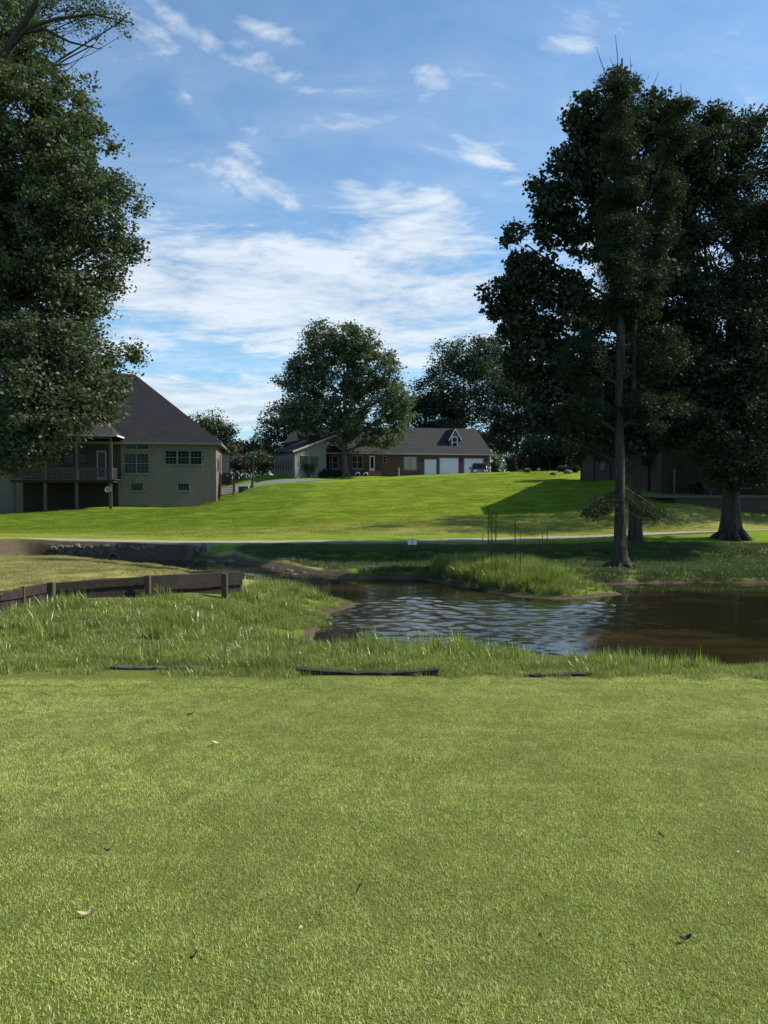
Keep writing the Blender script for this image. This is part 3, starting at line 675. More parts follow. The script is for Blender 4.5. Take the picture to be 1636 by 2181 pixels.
lhw(266, 316, 967, 1007, nx=2, grid=(3, 6)); lhw(269, 315, 948, 956, nx=2, cross=False, sill=False, grid=(3, 1))
lhw(353, 429, 961, 988, nx=3, grid=(3, 4), mull=.16)
lhw(280, 304, 1030, 1044, nx=1, cross=False, grid=(4, 3)); lhw(380, 403, 1030, 1044, nx=1, cross=False, grid=(4, 3))
# windows of the sunlit side wall (x = 0)
def side_window(yc, wy, z0, z1):
    f = MB(); f.box(-.02, .05, yc-wy/2-.06, yc+wy/2+.06, z0-.06, z1+.06); fo = f.build('window', M['grey_trim'], LH)
    MB().box(.045, .058, yc-wy/2, yc+wy/2, z0, z1).build('pane', M['glass'], fo)
side_window(2.6, .7, 3.9, 5.2); side_window(4.6, .7, 3.7, 5.0); side_window(7.4, 1.1, 3.1, 5.7); side_window(3.6, .7, .9, 2.1)
# box bay with its own window on the side wall
b = MB(); b.box(0, .75, 11, 16.5, 3.0, 5.9); b.build('bay', M['cream_siding'], LH)
f = MB().box(.74, .80, 12, 13.6, 3.5, 5.4).build('window', M['grey_trim'], LH); MB().box(.79, .812, 12.1, 13.5, 3.6, 5.3).build('pane', M['glass'], f)
MB().box(.02, .35, 9.0, 9.7, 2.3, 2.75).build('meter_box', M['grey_trim'], LH)
# covered deck in front of the left half
def hitL(px, py, yl):
    Mi = LH.matrix_basis.inverted(); o_ = Mi @ Vector((0, 0, CAMZ)); p_ = Mi @ at(px, py, 75.0); d_ = p_-o_; return o_+d_*((yl-o_.y)/d_.y)
DY = -3.2; dL = hitL(26, 1020, DY).x; dR = hitL(238, 1020, DY).x; dz = hitL(238, 1021, DY).z; gz0 = -.8
pz = hitL(200, 927, DY).z
MB().box(dL-.15, dR+.15, DY-.1, -.003, dz-.3, dz-.07).build('deck_beam', M['wood_dark'], LH)
MB().box(dL-.25, dR+.3, DY-.22, -.004, dz-.068, dz).build('deck_floor', M['wood_grey'], LH)
for px in (29, 96, 163, 235):
    x_ = hitL(px, 1050, DY).x; MB().box(x_-.13, x_+.13, DY, DY+.26, gz0-.6, dz-.301).build('deck_post', M['wood_grey'], LH)
for px in (96, 163, 236):
    x_ = hitL(px, 950, DY).x; MB().box(x_-.11, x_+.11, DY, DY+.2, dz+.001, pz-.12).build('porch_post', M['wood_grey'], LH)
rl = MB()
def rail(x0, x1, y0, y1):
    n_ = int(max(abs(x1-x0), abs(y1-y0))/.16)
    rl.box(min(x0, x1)-.02, max(x0, x1)+.02, min(y0, y1)-.03, max(y0, y1)+.03, dz+1.0, dz+1.07); rl.box(min(x0, x1), max(x0, x1), min(y0, y1)-.02, max(y0, y1)+.02, dz+.10, dz+.15)
    for i in range(n_+1):
        t_ = i/n_; cx, cy = x0+(x1-x0)*t_, y0+(y1-y0)*t_; rl.box(cx-.032, cx+.032, cy-.025, cy+.025, dz+.15, dz+1.0)
rail(dL, dR, DY+.1, DY+.1); rail(dR-.02, dR-.02, DY+.25, -.1); rail(dL+.02, dL+.02, DY+.25, -.1)
rl.build('railing', M['wood_grey'], LH)
# porch roof (hip), ceiling, back wall features
pxl = hitL(66, 927, DY).x; pxr = hitL(250, 927, DY).x; pe0 = DY-.5; ap = (pxl+pxr)/2+.3
pr = MB(); e = [(pxl, pe0, pz), (pxr, pe0, pz), (pxr, 3.2, pz+.0), (pxl, 3.2, pz)]; a1 = (ap+.9, pe0+3.9, pz+2.35); a0 = (ap-.9, pe0+3.9, pz+2.35); bk1 = (ap+.9, 4.3, pz+2.35); bk0 = (ap-.9, 4.3, pz+2.35)
pr.poly([e[0], e[1], a1, a0]); pr.poly([e[1], e[2], bk1, a1]); pr.poly([e[3], e[0], a0, bk0]); pr.poly([a0, a1, bk1, bk0]); pr.poly(e[::-1])
pro = pr.build('porch_roof', M['roof_brown'], LH)
g = MB(); g.box(pxl-.04, pxr+.04, pe0-.07, pe0-.003, pz-.13, pz+.03); g.build('gutter', M['trim'], pro)
g = MB(); g.box(pxr+.003, pxr+.09, pe0, 0, pz-.12, pz+.03); g.build('gutter', M['white_paint'], pro)
MB().box(dL, dR, DY+.02, DY+.2, pz-.32, pz-.03).build('porch_beam', M['wood_grey'], LH)
MB().box(dL, dR+.3, -.012, -.002, dz+.001, EV-.15).build('porch_dark_panel', M['porch_dark'], LH)  # thin dark panel over the brick, added to darken the back of the porch
bw = lambda a, c, d, e_, **k: (lambda p_, q_: window(LH, p_.x, q_.x, p_.z, q_.z, **k))(hitL(a, e_, 0), hitL(c, d, 0))
bw(134, 158, 966, 987, nx=1, cross=False, fm='wood_dark', sill=False); bw(168, 184, 967, 986, nx=1, cross=False, fm='wood_dark', sill=False)
bw(134, 158, 948, 953, nx=1, cross=False, fm='wood_dark', sill=False); bw(168, 184, 948, 953, nx=1, cross=False, fm='wood_dark', sill=False)
p_ = hitL(207, 1018, 0); q_ = hitL(227, 960, 0)
d_ = MB().box(p_.x, q_.x, -.07, -.002, dz+.002, q_.z).build('door', M['trim'], LH); MB().box(p_.x+.14, q_.x-.14, -.085, -.071, dz+.3, q_.z-.15).build('pane', M['glass'], d_)
MB().box(dL, dR, -.05, -.004, -.9, dz-.31).build('deck_shade_panel', M['wood_dark'], LH)  # dark panel added to paint in the shade below the deck
# dish on the deck post
x_ = hitL(231, 1043, DY).x; z_ = hitL(231, 1043, DY).z
dsh = empty('satellite_dish', tuple(LH.matrix_basis @ Vector((x_, DY-.3, z_))), RZ, label='small round grey satellite dish on the corner post of the deck', cat='dish')
b = MB(); b.lathe([(0, 0), (.1, .01), (.2, .03), (.29, .07), (.30, .085), (.2, .045), (.1, .022), (0, .015)], 20); bo = b.build('reflector', M['dish'], dsh, True); bo.rotation_euler = (R(80), 0, 0)
MB().tube([(0, .02, 0), (.05, .3, -.05)], .02).build('bracket', M['black_metal'], dsh)
MB().tube([(0, 0, -.2), (0, -.32, -.05)], .012).box(-.03, .03, -.37, -.3, -.08, 0).build('feed_arm', M['black_metal'], dsh)
# small raised deck at the right side with stairs and a covered grill
sdx, sdy = tuple(at(483, 1050, 79.0)[:2]); SDZ = gz(sdx, sdy)
SD = empty('side_deck', (sdx, sdy, SDZ), RZ, label='small raised wooden landing with steps beside the sunlit wall of the tan house', cat='deck')
hz = at(483, 1029, 79).z-SDZ
MB().box(-.75, .85, -.7, 1.6, hz-.14, hz).build('platform', M['wood_dark'], SD)
for xx, yy, top, mt in ((-.7, -.65, 1.05, 'wood_grey'), (.75, -.65, 1.15, 'wood_post'), (.75, 1.5, 1.1, 'wood_grey'), (-.7, 1.5, 1.05, 'wood_grey')):
    MB().box(xx-.07, xx+.07, yy-.08, yy-.001 if yy < 0 else yy+.08, -.6, hz+top).build('post', M[mt], SD)
st = MB()
for i in range(7): zz = hz-.14-(i+1)*hz/8; st.box(-.45+.03*i, .72, -.85-.2*i, -.62-.2*i, zz, zz+.05)
st.build('stair_tread', M['wood_grey'], SD)
for xx in (-.6, .68):
    MB().prism([(-.65, hz-.16), (-2.3, -.15), (-2.3, .12), (-.65, hz+.08)], xx, xx+.06, 'x').build('stringer', M['wood_dark'], SD)
MB().box(.68, .80, -.58, 1.44, hz+.95, hz+1.03).build('railing', M['wood_grey'], SD)
gr = empty('grill', tuple(SD.matrix_basis @ Vector((.02, .25, hz))), RZ, label='barbecue grill under a dark cover on the small side deck', cat='grill')
b = MB(); pf = [(-.55, 0), (.55, 0), (.58, .75), (.5, 1.02), (.28, 1.16), (-.28, 1.16), (-.5, 1.02), (-.58, .75)]; b.prism(pf, -.3, .35, 'y'); bevel(b.build('cover', M['dark_cover'], gr), .05, 2)
b = MB(); b.lathe([(0, .0), (.12, .0), (.12, .015), (0, .015)], 14); o = b.build('badge', M['dish'], gr); o.location = (.05, -.302, .82); o.rotation_euler = (R(90), 0, 0)

# ---- middle house: red brick, garage wing, dormer, sunroom
CRZ = R(13.0); p0 = at(705, 1018, 92.0)
CH = empty('garage_house', (p0.x, p0.y, 2.35), CRZ, label='long red brick house with three white garage doors and a roof dormer', cat='house')
MiC = CH.matrix_basis.inverted()
def hC(px, py, yl=0.0):
    o_ = MiC @ Vector((0, 0, CAMZ)); p_ = MiC @ at(px, py, 92.0); d_ = p_-o_; return o_+d_*((yl-o_.y)/d_.y)
XR = hC(1043, 990).x; EZ = hC(860, 966).z; DPT = 12.0
MB().box(0, XR, 0, DPT, -.8, EZ).build('wall', M['brick_red'], CH)
ov = .45; RH = 3.75
rx0, rx1 = -7.5, XR+.3
rf = MB(); prof = [(-ov, EZ+.02), (DPT/2, EZ+RH), (DPT+ov, EZ+.02), (DPT+ov, EZ-.10), (DPT/2, EZ+RH-.16), (-ov, EZ-.10)]
rf2 = MB(); n0 = [(0-.6, p[0], p[1]) for p in prof]; n1_ = [(rx1, p[0], p[1]) for p in prof]
b = rf2; base = 0; b.v += n0+n1_
for i in range(6): j = (i+1) % 6; b.f.append([i, j, 6+j, 6+i]); b.m.append(0)
b.f += [[0, 5, 4, 1], [1, 4, 3, 2], [6, 7, 10, 11], [7, 8, 9, 10]]; b.m += [0]*4
roofC = rf2.build('roof', M['roof_grey'], CH)
MB().prism([(0.0, EZ), (DPT, EZ), (DPT/2, EZ+RH-.2)], XR-.2, XR, 'x').build('gable', M['cream_siding'], CH)
MB().box(-.6, rx1+.02, -ov-.09, -ov-.003, EZ-.14, EZ+.03).build('gutter', M['trim'], CH)
def cw(a, c, d, e_, par=CH, yl=0.0, **k):
    p_, q_ = hC(a, e_, yl), hC(c, d, yl); return window(par, p_.x, q_.x, p_.z, q_.z, y=yl, fm=k.pop('fm', 'trim'), **k)
cw(709, 719.5, 972, 997); cw(750.5, 771.5, 971.5, 997, nx=2); cw(816.5, 822.5, 972.5, 985, sill=False); cw(861, 886, 974, 999, nx=2, gm='blind', mull=.35)
p_, q_ = hC(787, 1003), hC(798, 971); d_ = MB().box(p_.x, q_.x, -.06, -.002, p_.z, q_.z).build('door', M['white_paint'], CH); MB().box(p_.x+.13, q_.x-.13, -.075, -.061, p_.z+.35, q_.z-.15).build('pane', M['glass'], d_)
for a, c, tp_ in ((904.5, 928.5, 979.5), (937, 975.5, 976.5), (989, 1028, 977.5)):
    p_, q_ = hC(a, 1012), hC(c, tp_); z0_ = -.4
    b = MB(); b.box(p_.x, q_.x, -.045, -.012, z0_, q_.z); d_ = b.build('garage_door', M['door_white'], CH)
    pn = MB()
    for i in range(4):
        zz = z0_+(q_.z-z0_)*i/4; pn.box(p_.x+.02, q_.x-.02, -.060, -.046, zz+.03, zz+(q_.z-z0_)/4-.03)
    pn.build('panel', M['door_white'], d_)
    b = MB(); b.box(p_.x-.1, p_.x, -.05, -.001, z0_, q_.z+.09); b.box(q_.x, q_.x+.1, -.05, -.001, z0_, q_.z+.09); b.box(p_.x, q_.x, -.05, -.001, q_.z, q_.z+.09); b.build('frame', M['trim'], d_)
for px in (982, 1036, 899):
    p_ = hC(px, 981); b = MB(); b.box(p_.x-.07, p_.x+.07, -.2, -.002, p_.z-.15, p_.z+.15); b.prism([(-.1, .15), (.1, .15), (0, .28)], -.22, -.003, 'y'); o = b.build('wall_lamp', M['black_metal'], CH)
    # prism is centred on x=0: move it over the lamp box
    for v in o.data.vertices[8:]: v.co.x += p_.x; v.co.z += p_.z
p_ = hC(1041.5, 990); MB().tube([(p_.x+.15, -.1, -.4), (p_.x+.15, -.1, EZ-.15)], .05).build('downspout', M['white_paint'], CH)
# dormer
yD = 1.6; a_ = hC(959.5, 959.5, yD); c_ = hC(978, 931, yD); tz = hC(969, 914.5, yD).z; xm = (a_.x+c_.x)/2
DM = MB().prism([(a_.x, a_.z), (c_.x, a_.z), (c_.x, c_.z), (xm, tz-.1), (a_.x, c_.z)], yD, yD+4.2, 'y').build('dormer', M['cream_siding'], CH)
rr = MB(); hw = (c_.x-a_.x)/2+.32; dr_ = (tz-c_.z)/((c_.x-a_.x)/2)*.32
for sg in (-1, 1): rr.prism([(xm, tz), (xm+sg*hw, c_.z-dr_), (xm+sg*hw, c_.z-dr_+.13), (xm, tz+.14)], yD-.25, yD+4.4, 'y')
rr.build('roof', M['roof_grey'], DM)
rr = MB()
for sg in (-1, 1): rr.prism([(xm, tz-.06), (xm+sg*hw, c_.z-dr_-.06), (xm+sg*hw, c_.z-dr_+.12), (xm, tz+.12)], yD-.29, yD-.253, 'y')
rr.build('rake', M['white_paint'], DM)
p_, q_ = hC(964, 952, yD), hC(973, 932, yD); 
b = MB(); b.box(p_.x-.12, q_.x+.12, yD-.05, yD-.002, p_.z-.12, p_.z); b.box(p_.x-.12, q_.x+.12, yD-.05, yD-.002, q_.z, q_.z+.12); b.box(p_.x-.12, p_.x, yD-.05, yD-.002, p_.z, q_.z); b.box(q_.x, q_.x+.12, yD-.05, yD-.002, p_.z, q_.z); b.box(p_.x, q_.x, yD-.045, yD-.002, (p_.z+q_.z)/2-.04, (p_.z+q_.z)/2+.04); b.build('window_frame', M['white_paint'], DM)
MB().box(p_.x, q_.x, yD-.02, yD-.003, p_.z, q_.z).build('pane', M['glass'], DM)
# roof pipes and chimney
p_ = hC(722, 940, 3.0); MB().box(p_.x-.4, p_.x+.4, 3, 3.9, EZ+.6, EZ+3.3).build('chimney', M['brick_tan'], CH)
# angled brick bay left of the main wall, then the sunroom wing
BY = empty('bay_tmp', (0, 0, 0)); bpy.data.objects.remove(BY)
bx0 = hC(680, 990, 0).x
b = MB(); b.prism([(0, 0), (0, 7), (bx0-1.0, 7), (bx0-.4, 2.4), (bx0+.1, 1.3)], -.8, EZ-.02, 'z'); b.build('bay', M['brick_red'], CH)
# bay window on its slanted face
A0 = Vector((bx0+.1, 1.3, 0)); B0 = Vector((0, 0, 0)); dr = (B0-A0); ln_ = dr.length; ang = math.atan2(dr.y, dr.x)
z0w = hC(690, 999, .7).z; z1w = hC(690, 972, .7).z
bw_ = MB(); Mx = Matrix.Translation(A0) @ Matrix.Rotation(ang, 4, 'Z')
for k in range(3):
    xa = ln_*(.12+.28*k); xb = xa+ln_*.2
    bw_.box(xa-.06, xa, -.06, -.003, z0w-.06, z1w+.06, M=Mx); bw_.box(xb, xb+.06, -.06, -.003, z0w-.06, z1w+.06, M=Mx); bw_.box(xa, xb, -.06, -.003, z1w, z1w+.06, M=Mx); bw_.box(xa, xb, -.06, -.003, z0w-.06, z0w, M=Mx); bw_.box(xa, xb, -.05, -.003, (z0w+z1w)/2-.03, (z0w+z1w)/2+.03, M=Mx)
bwo = bw_.build('bay_window', M['trim'], CH); bp = MB()
for k in range(3): xa = ln_*(.12+.28*k); bp.box(xa, xa+ln_*.2, -.02, -.004, z0w, z1w, M=Mx)
bp.build('pane', M['glass'], bwo)
br = MB(); e0, e1, e2 = (-.4, -.45, EZ), (bx0-.1, .95, EZ), (bx0-1.2, 3.4, EZ); top = (1.5, 6.0, EZ+RH-.1); tl = (-3.5, 7, EZ+3.0)
br.poly([e0, e1, tl, top]); br.poly([e1, e2, tl]); br.poly([e0, top, (1.5, 6, EZ-.01), (0.2, -.3, EZ-.01)]); br.poly([e2, (bx0-1.2, 7, EZ), tl]); br.poly([e0, (1.5, 6, EZ-.01), (bx0-1.2, 7, EZ), e2, e1][::-1]); br.build('bay_roof', M['roof_grey'], CH)
MB().prism([(-.5, -.5), (bx0-.15, .88), (bx0-.15, 1.0), (-.5, -.38)], EZ-.16, EZ+.02).build('gutter', M['trim'], CH)
MB().tube([(1.2, 5.2, EZ+2.6), (1.2, 5.2, EZ+4.5)], .1).build('flue', M['white_paint'], CH)
# sunroom (beige siding): corner nearest the camera at px 628
sc0 = at(628, 1018, 86.0); sl0 = at(584, 1017, 91.5); sr0 = at(682, 1018, 88.8)
SRt = empty('sunroom_frame', (0, 0, 0)); bpy.data.objects.remove(SRt)
C0 = MiC @ Vector((sc0.x, sc0.y, 2.35)); L0 = MiC @ Vector((sl0.x, sl0.y, 2.35)); R0 = MiC @ Vector((sr0.x, sr0.y, 2.35))
L1 = L0+(R0-C0)
zE = 3.15; zT = 4.55
wl = MB()
def quad(a, b_, za, zb, zlo=-.8, mi=0): wl.poly([(a.x, a.y, zlo), (b_.x, b_.y, zlo), (b_.x, b_.y, zb), (a.x, a.y, za)], mi)
Rv = C0+(R0-C0)*1.25; Lv = L0+(R0-C0)*1.25
quad(L0, C0, zE, zE); quad(C0, Rv, zE, zT+.2); quad(Rv, Lv, zT+.2, zT+.2); quad(Lv, L0, zT+.2, zE)
wl.poly([(p.x, p.y, z) for p, z in ((L0, zE), (C0, zE), (Rv, zT+.2), (Lv, zT+.2))])
SR = wl.build('sunroom', M['cream_siding'], CH)
dn = (C0-L0).normalized(); rn = (R0-C0).normalized()
rfS = MB(); ridge = 6.2
a = L0-rn*.4-dn*.3; b2 = C0-rn*.4+dn*.45; sl_ = (zT+.2-zE)/((Rv-C0).length)
def rp(base, s_, off, dz_=0): q_ = base+rn*s_; return (q_.x, q_.y, zE+sl_*s_+dz_)
Bf = C0+dn*.45; Bb = L0-dn*.3
Lr = 7.2
rfS.poly([rp(Bb, -.45, 0, .05), rp(Bf, -.45, 0, .05), rp(Bf, Lr, 0, .05), rp(Bb-dn*0, Lr+1, 0, .05)])
# upper roof of the house behind the sunroom
rfS.poly([rp(Bb, -.45, 0, -.06), rp(Bb, Lr+1, 0, -.06), rp(Bf, Lr, 0, -.06), rp(Bf, -.45, 0, -.06)])
q1 = L0-dn*2.5+rn*-.3; 
rfS.build('roof', M['roof_grey'], SR)
b = MB(); b.poly([rp(Bf, -.5, 0, -.12), rp(Bf, Lr, 0, -.12), rp(Bf, Lr, 0, .09), rp(Bf, -.5, 0, .09)]); b.poly([rp(Bf+dn*.05, -.5, 0, .09), rp(Bf+dn*.05, Lr, 0, .09), rp(Bf+dn*.05, Lr, 0, -.12), rp(Bf+dn*.05, -.5, 0, -.12)]); b.poly([rp(Bf+dn*.05, -.5, 0, -.12), rp(Bf, -.5, 0, -.12), rp(Bf, -.5, 0, .09), rp(Bf+dn*.05, -.5, 0, .09)])
b.build('rake', M['trim'], SR)
def wallwin(a, b_, f0, f1, z0, z1, name='window', fm='trim'):
    L_ = (b_-a).length; Mx = Matrix.Translation((a.x, a.y, 0)) @ Matrix.Rotation(math.atan2((b_-a).y, (b_-a).x), 4, 'Z'); x0, x1 = L_*f0, L_*f1
    g_ = MB(); w = .055
    g_.box(x0-w, x1+w, -.06, -.004, z1, z1+w, M=Mx); g_.box(x0-w, x1+w, -.06, -.004, z0-w, z0, M=Mx); g_.box(x0-w, x0, -.06, -.004, z0, z1, M=Mx); g_.box(x1, x1+w, -.06, -.004, z0, z1, M=Mx)
    o_ = g_.build(name, M[fm], SR); MB().box(x0, x1, -.02, -.005, z0, z1, M=Mx).build('pane', M['glass'], o_)
for k in range(7): wallwin(L0, C0, .07+.125*k, .07+.125*k+.095, .95, 2.6)
wallwin(C0, R0, .18, .52, .8, 2.55); wallwin(C0, R0, .58, .92, 1.2, 2.55)
# higher rear roof behind the sunroom
rr = MB(); rr.poly([(MiC @ at(596, 955, 97))[:], (MiC @ at(740, 955, 97))[:], (MiC @ at(740, 905, 100))[:], (MiC @ at(624, 915, 100))[:]])
rr.poly([(MiC @ at(624, 915, 100))[:], (MiC @ at(740, 905, 100))[:], (MiC @ at(740, 955, 104))[:], (MiC @ at(596, 955, 104))[:]])
rr.poly([(MiC @ at(596, 955, 97))[:], (MiC @ at(624, 915, 100))[:], (MiC @ at(596, 955, 104))[:]])
rr.build('rear_roof', M['roof_grey'], CH)
rr = MB(); u1, u2 = MiC @ at(600, 955, 98), MiC @ at(740, 955, 98); rr.box(u1.x, u2.x, min(u1.y, u2.y), max(u1.y, u2.y)+4, -.8, u1.z-.1); rr.build('rear_wall', M['cream_siding'], CH)
# steps and iron rail at the door
p_ = hC(792, 1003); MB().box(p_.x-.9, p_.x+.9, -1.3, -.09, -.5, p_.z-.02).build('stoop', M['brick_red'], CH)
for sx in (-.85, .85):
    b = MB()
    for k in range(5): b.tube([(p_.x+sx, -1.25+k*.27, p_.z-.02), (p_.x+sx, -1.25+k*.27, p_.z+.95)], .02, 5)
    b.tube([(p_.x+sx, -1.27, p_.z+.95), (p_.x+sx, -.12, p_.z+.95)], .025, 5)
    b.build('stoop_railing', M['black_metal'], CH)

# ---- right house behind the trees: two-storey pink brick
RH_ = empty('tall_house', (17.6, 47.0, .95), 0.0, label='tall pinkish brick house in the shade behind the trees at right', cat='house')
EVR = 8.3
MB().prism([(0, -1.4), (19, -1.4), (19, 3.0), (4, EVR-.05), (0, EVR-.05)], 0, 19, 'x').build('wall', M['brick_pink'], RH_)  # wall top and roof slope down rearward to shape the shadow on the hill
rf = MB(); e0, e1, m0, m1, k0, k1 = (-.6, -.6, EVR), (19.6, -.6, EVR), (-.6, 4, EVR), (19.6, 4, EVR), (-.6, 19.6, 2.9), (19.6, 19.6, 2.9); pk = (9.5, 6, EVR+3.8)
rf.poly([e0, e1, pk]); rf.poly([e1, m1, pk]); rf.poly([m0, e0, pk]); rf.poly([m1, k1, pk]); rf.poly([k0, m0, pk]); rf.poly([k1, k0, pk]); rf.poly([e1, e0, m0, m1]); rf.poly([m1, m0, k0, k1]); rf.build('roof', M['roof_dark'], RH_)
b = MB(); b.box(-.65, 19.65, -.65, -.603, EVR-.2, EVR-.01); b.box(-.65, -.603, -.6, 3.9, EVR-.2, EVR-.01); b.build('gutter', M['trim'], RH_)
def sidewin(y0, y1, z0, z1):
    o_ = MB().box(-.06, -.002, y0-.07, y1+.07, z0-.07, z1+.07).build('window', M['grey_trim'], RH_); MB().box(-.075, -.061, y0, y1, z0, z1).build('pane', M['glass'], o_)
sidewin(3, 4.2, 3.9, 5.6); sidewin(9, 10.2, 3.9, 5.6); sidewin(12, 13, 1.9, 3.0)
window(RH_, 3.0, 4.6, 3.9, 5.5, nx=2); window(RH_, 7.5, 9.1, 3.9, 5.5, nx=2); window(RH_, 4.2, 6.4, .5, 2.5, nx=2); window(RH_, 10.5, 12.5, .5, 2.5, nx=2)
p_ = at(1440, 1052, 46.6); MB().tube([(p_.x-17.6, -.10, .1), (p_.x-17.6, -.10, 1.55), (p_.x-17.6, -.04, 1.7)], .06).build('downspout', M['grey_trim'], RH_)
RW = empty('retaining_wall', (17.0, 43.2, 0), 0, label='dark concrete block retaining wall with pale cap below the tall house', cat='retaining wall')
wb = MB(); wb.box(0, 7.6, 0, 3.7, -2.0, .82); wb.build('blocks', M['block_wall'], RW)
MB().box(-.9, 7.75, -.12, 3.75, .823, .95).build('cap', M['pipe'], RW)
wb = MB(); wb.box(7.62, 16, -.4, .5, -2.5, -.05); wb.build('low_blocks', M['block_wall'], RW)

# ================================================================ things
# timber retaining wall by the pond: planks and posts
TWp = [Vector((p[0], p[1])) for p in WALL]
TW = empty('timber_wall', (TWp[3].x, TWp[3].y, 0), 0, label='low weathered timber retaining wall holding up the dry lawn left of the pond', cat='timber wall')
ob = Vector((TWp[3].x, TWp[3].y, 0))
r_ = random.Random(3)
def topz(x): return float(np.interp(x, [at(-200,1262,12.6).x, at(0,1262,14.4).x, at(118,1242,16).x, at(320,1228,17).x, at(482,1224,18).x, 9], [at(-200,1262,12.6).z, at(0,1262,14.4).z, at(118,1242,16).z, at(320,1228,17).z, at(482,1223.5,18).z, at(482,1223.5,18).z]))
for i in range(len(TWp)-2):
    a, c = TWp[i], TWp[i+1] if i < len(TWp)-3 else TWp[-1]
    za, zc = topz(a.x), topz(c.x); dvec = Vector((c.x-a.x, c.y-a.y, 0)); nrm = Vector((dvec.y, -dvec.x, 0)).normalized()
    if nrm.y > 0: nrm = -nrm
    for k in range(8):
        hgt = .176; j1, j2 = r_.uniform(-.012, .012), r_.uniform(-.012, .012); off = r_.uniform(-.03, .03)-.004*k; th = .2
        z1a, z1c = za-k*.15+j1*(k > 0), zc-k*.15+j2*(k > 0)
        p0_, p1_ = Vector((a.x, a.y, 0))-ob, Vector((c.x, c.y, 0))-ob
        ext = dvec.normalized()*(.0 if i < len(TWp)-3 else .05)
        q = []
        N_ = 8
        b = MB()
        for s_i in range(N_+1):
            f_ = s_i/N_; pp = p0_.lerp(p1_+ext, f_); zz = z1a+(z1c-z1a)*f_+.008*math.sin(f_*9+i*2+k*.2)
            for (o2, dz_) in ((off, 0), (off+.0, -hgt), (off-th, -hgt), (off-th, 0)): v = pp+nrm*o2; b.v.append((v.x, v.y, zz+dz_+r_.uniform(-.006, .006)))
        for s_i in range(N_):
            for e_ in range(4): e2 = (e_+1) % 4; b.f.append([s_i*4+e_, s_i*4+e2, s_i*4+4+e2, s_i*4+4+e_]); b.m.append(0)
        b.f += [[0, 1, 2, 3], [N_*4+3, N_*4+2, N_*4+1, N_*4]]; b.m += [0, 0]
        b.build('beam', M['wood_dark'], TW)
for (px, py, Y_, wd) in ((118, 1242, 16.0, .14), (320, 1228, 17.0, .13), (482, 1224, 18.0, .13), (58, 1252, 15.2, .06)):
    p_ = at(px, py, Y_); x_, y_ = p_.x-ob.x, p_.y-ob.y-.13
    bevel(MB().box(x_-wd/2, x_+wd/2, y_-wd, y_-.001, -1.5, topz(p_.x)+.05).build('post', M['wood_post'], TW), .01)
# edging timbers half buried along the green
def timber(px0, py0, px1, py1, Y0, Y1, hgt, th, mat, label, sag=0.0, grp='half buried edging timbers along the green', lift0=.035):
    a = at(px0, py0, Y0); c = at(px1, py1, Y1); a.z = gz(a.x, a.y)+lift0; c.z = gz(c.x, c.y)+lift0; o_ = Vector(((a.x+c.x)/2, (a.y+c.y)/2, (a.z+c.z)/2)); b = MB(); N_ = 14; rr_ = random.Random(int(px0))
    d = Vector((c.x-a.x, c.y-a.y, 0)).normalized(); nr = Vector((-d.y, d.x, 0))
    for i in range(N_+1):
        f_ = i/N_; p = a.lerp(c, f_)-o_; p.z -= sag*math.sin(math.pi*f_); sh = 1-.5*abs(2*f_-1)**6
        for (n2, z2) in ((-th/2, 0), (th/2, 0), (th/2, -hgt), (-th/2, -hgt)): v = p+nr*n2*sh+Vector((0, 0, z2 if z2 else rr_.uniform(-.008, .008)*1)); b.v.append(tuple(v))
    for i in range(N_):
        for e_ in range(4): e2 = (e_+1) % 4; b.f.append([i*4+e_, i*4+e2, i*4+4+e2, i*4+4+e_]); b.m.append(0)
    b.f += [[3, 2, 1, 0], [N_*4, N_*4+1, N_*4+2, N_*4+3]]; b.m += [0, 0]
    o = b.build('edging_timber', M[mat]); o.location = o_; tag(o, label, 'timber', grp); return o
timber(238, 1434, 432, 1439, 9.75, 9.72, .12, .14, 'wood_grey', 'pale weathered timber lying flat in the grass at the left edge of the green', 0)
timber(632, 1449, 935, 1452, 9.45, 9.42, .22, .12, 'wood_dark', 'long dark bowed timber along the middle edge of the green', .05, lift0=.085)
timber(590, 1444, 655, 1444, 9.75, 9.75, .14, .16, 'wood_dark', 'short dark timber end poking out behind the long bowed one', 0)
timber(1118, 1456, 1268, 1448, 9.3, 9.4, .12, .10, 'wood_dark', 'thin dark timber mostly sunk in grass right of the bowed one', 0)
timber(1508, 1434, 1700, 1433, 10.1, 10.1, .10, .12, 'wood_post', 'pale timber along the water edge at far right', 0)
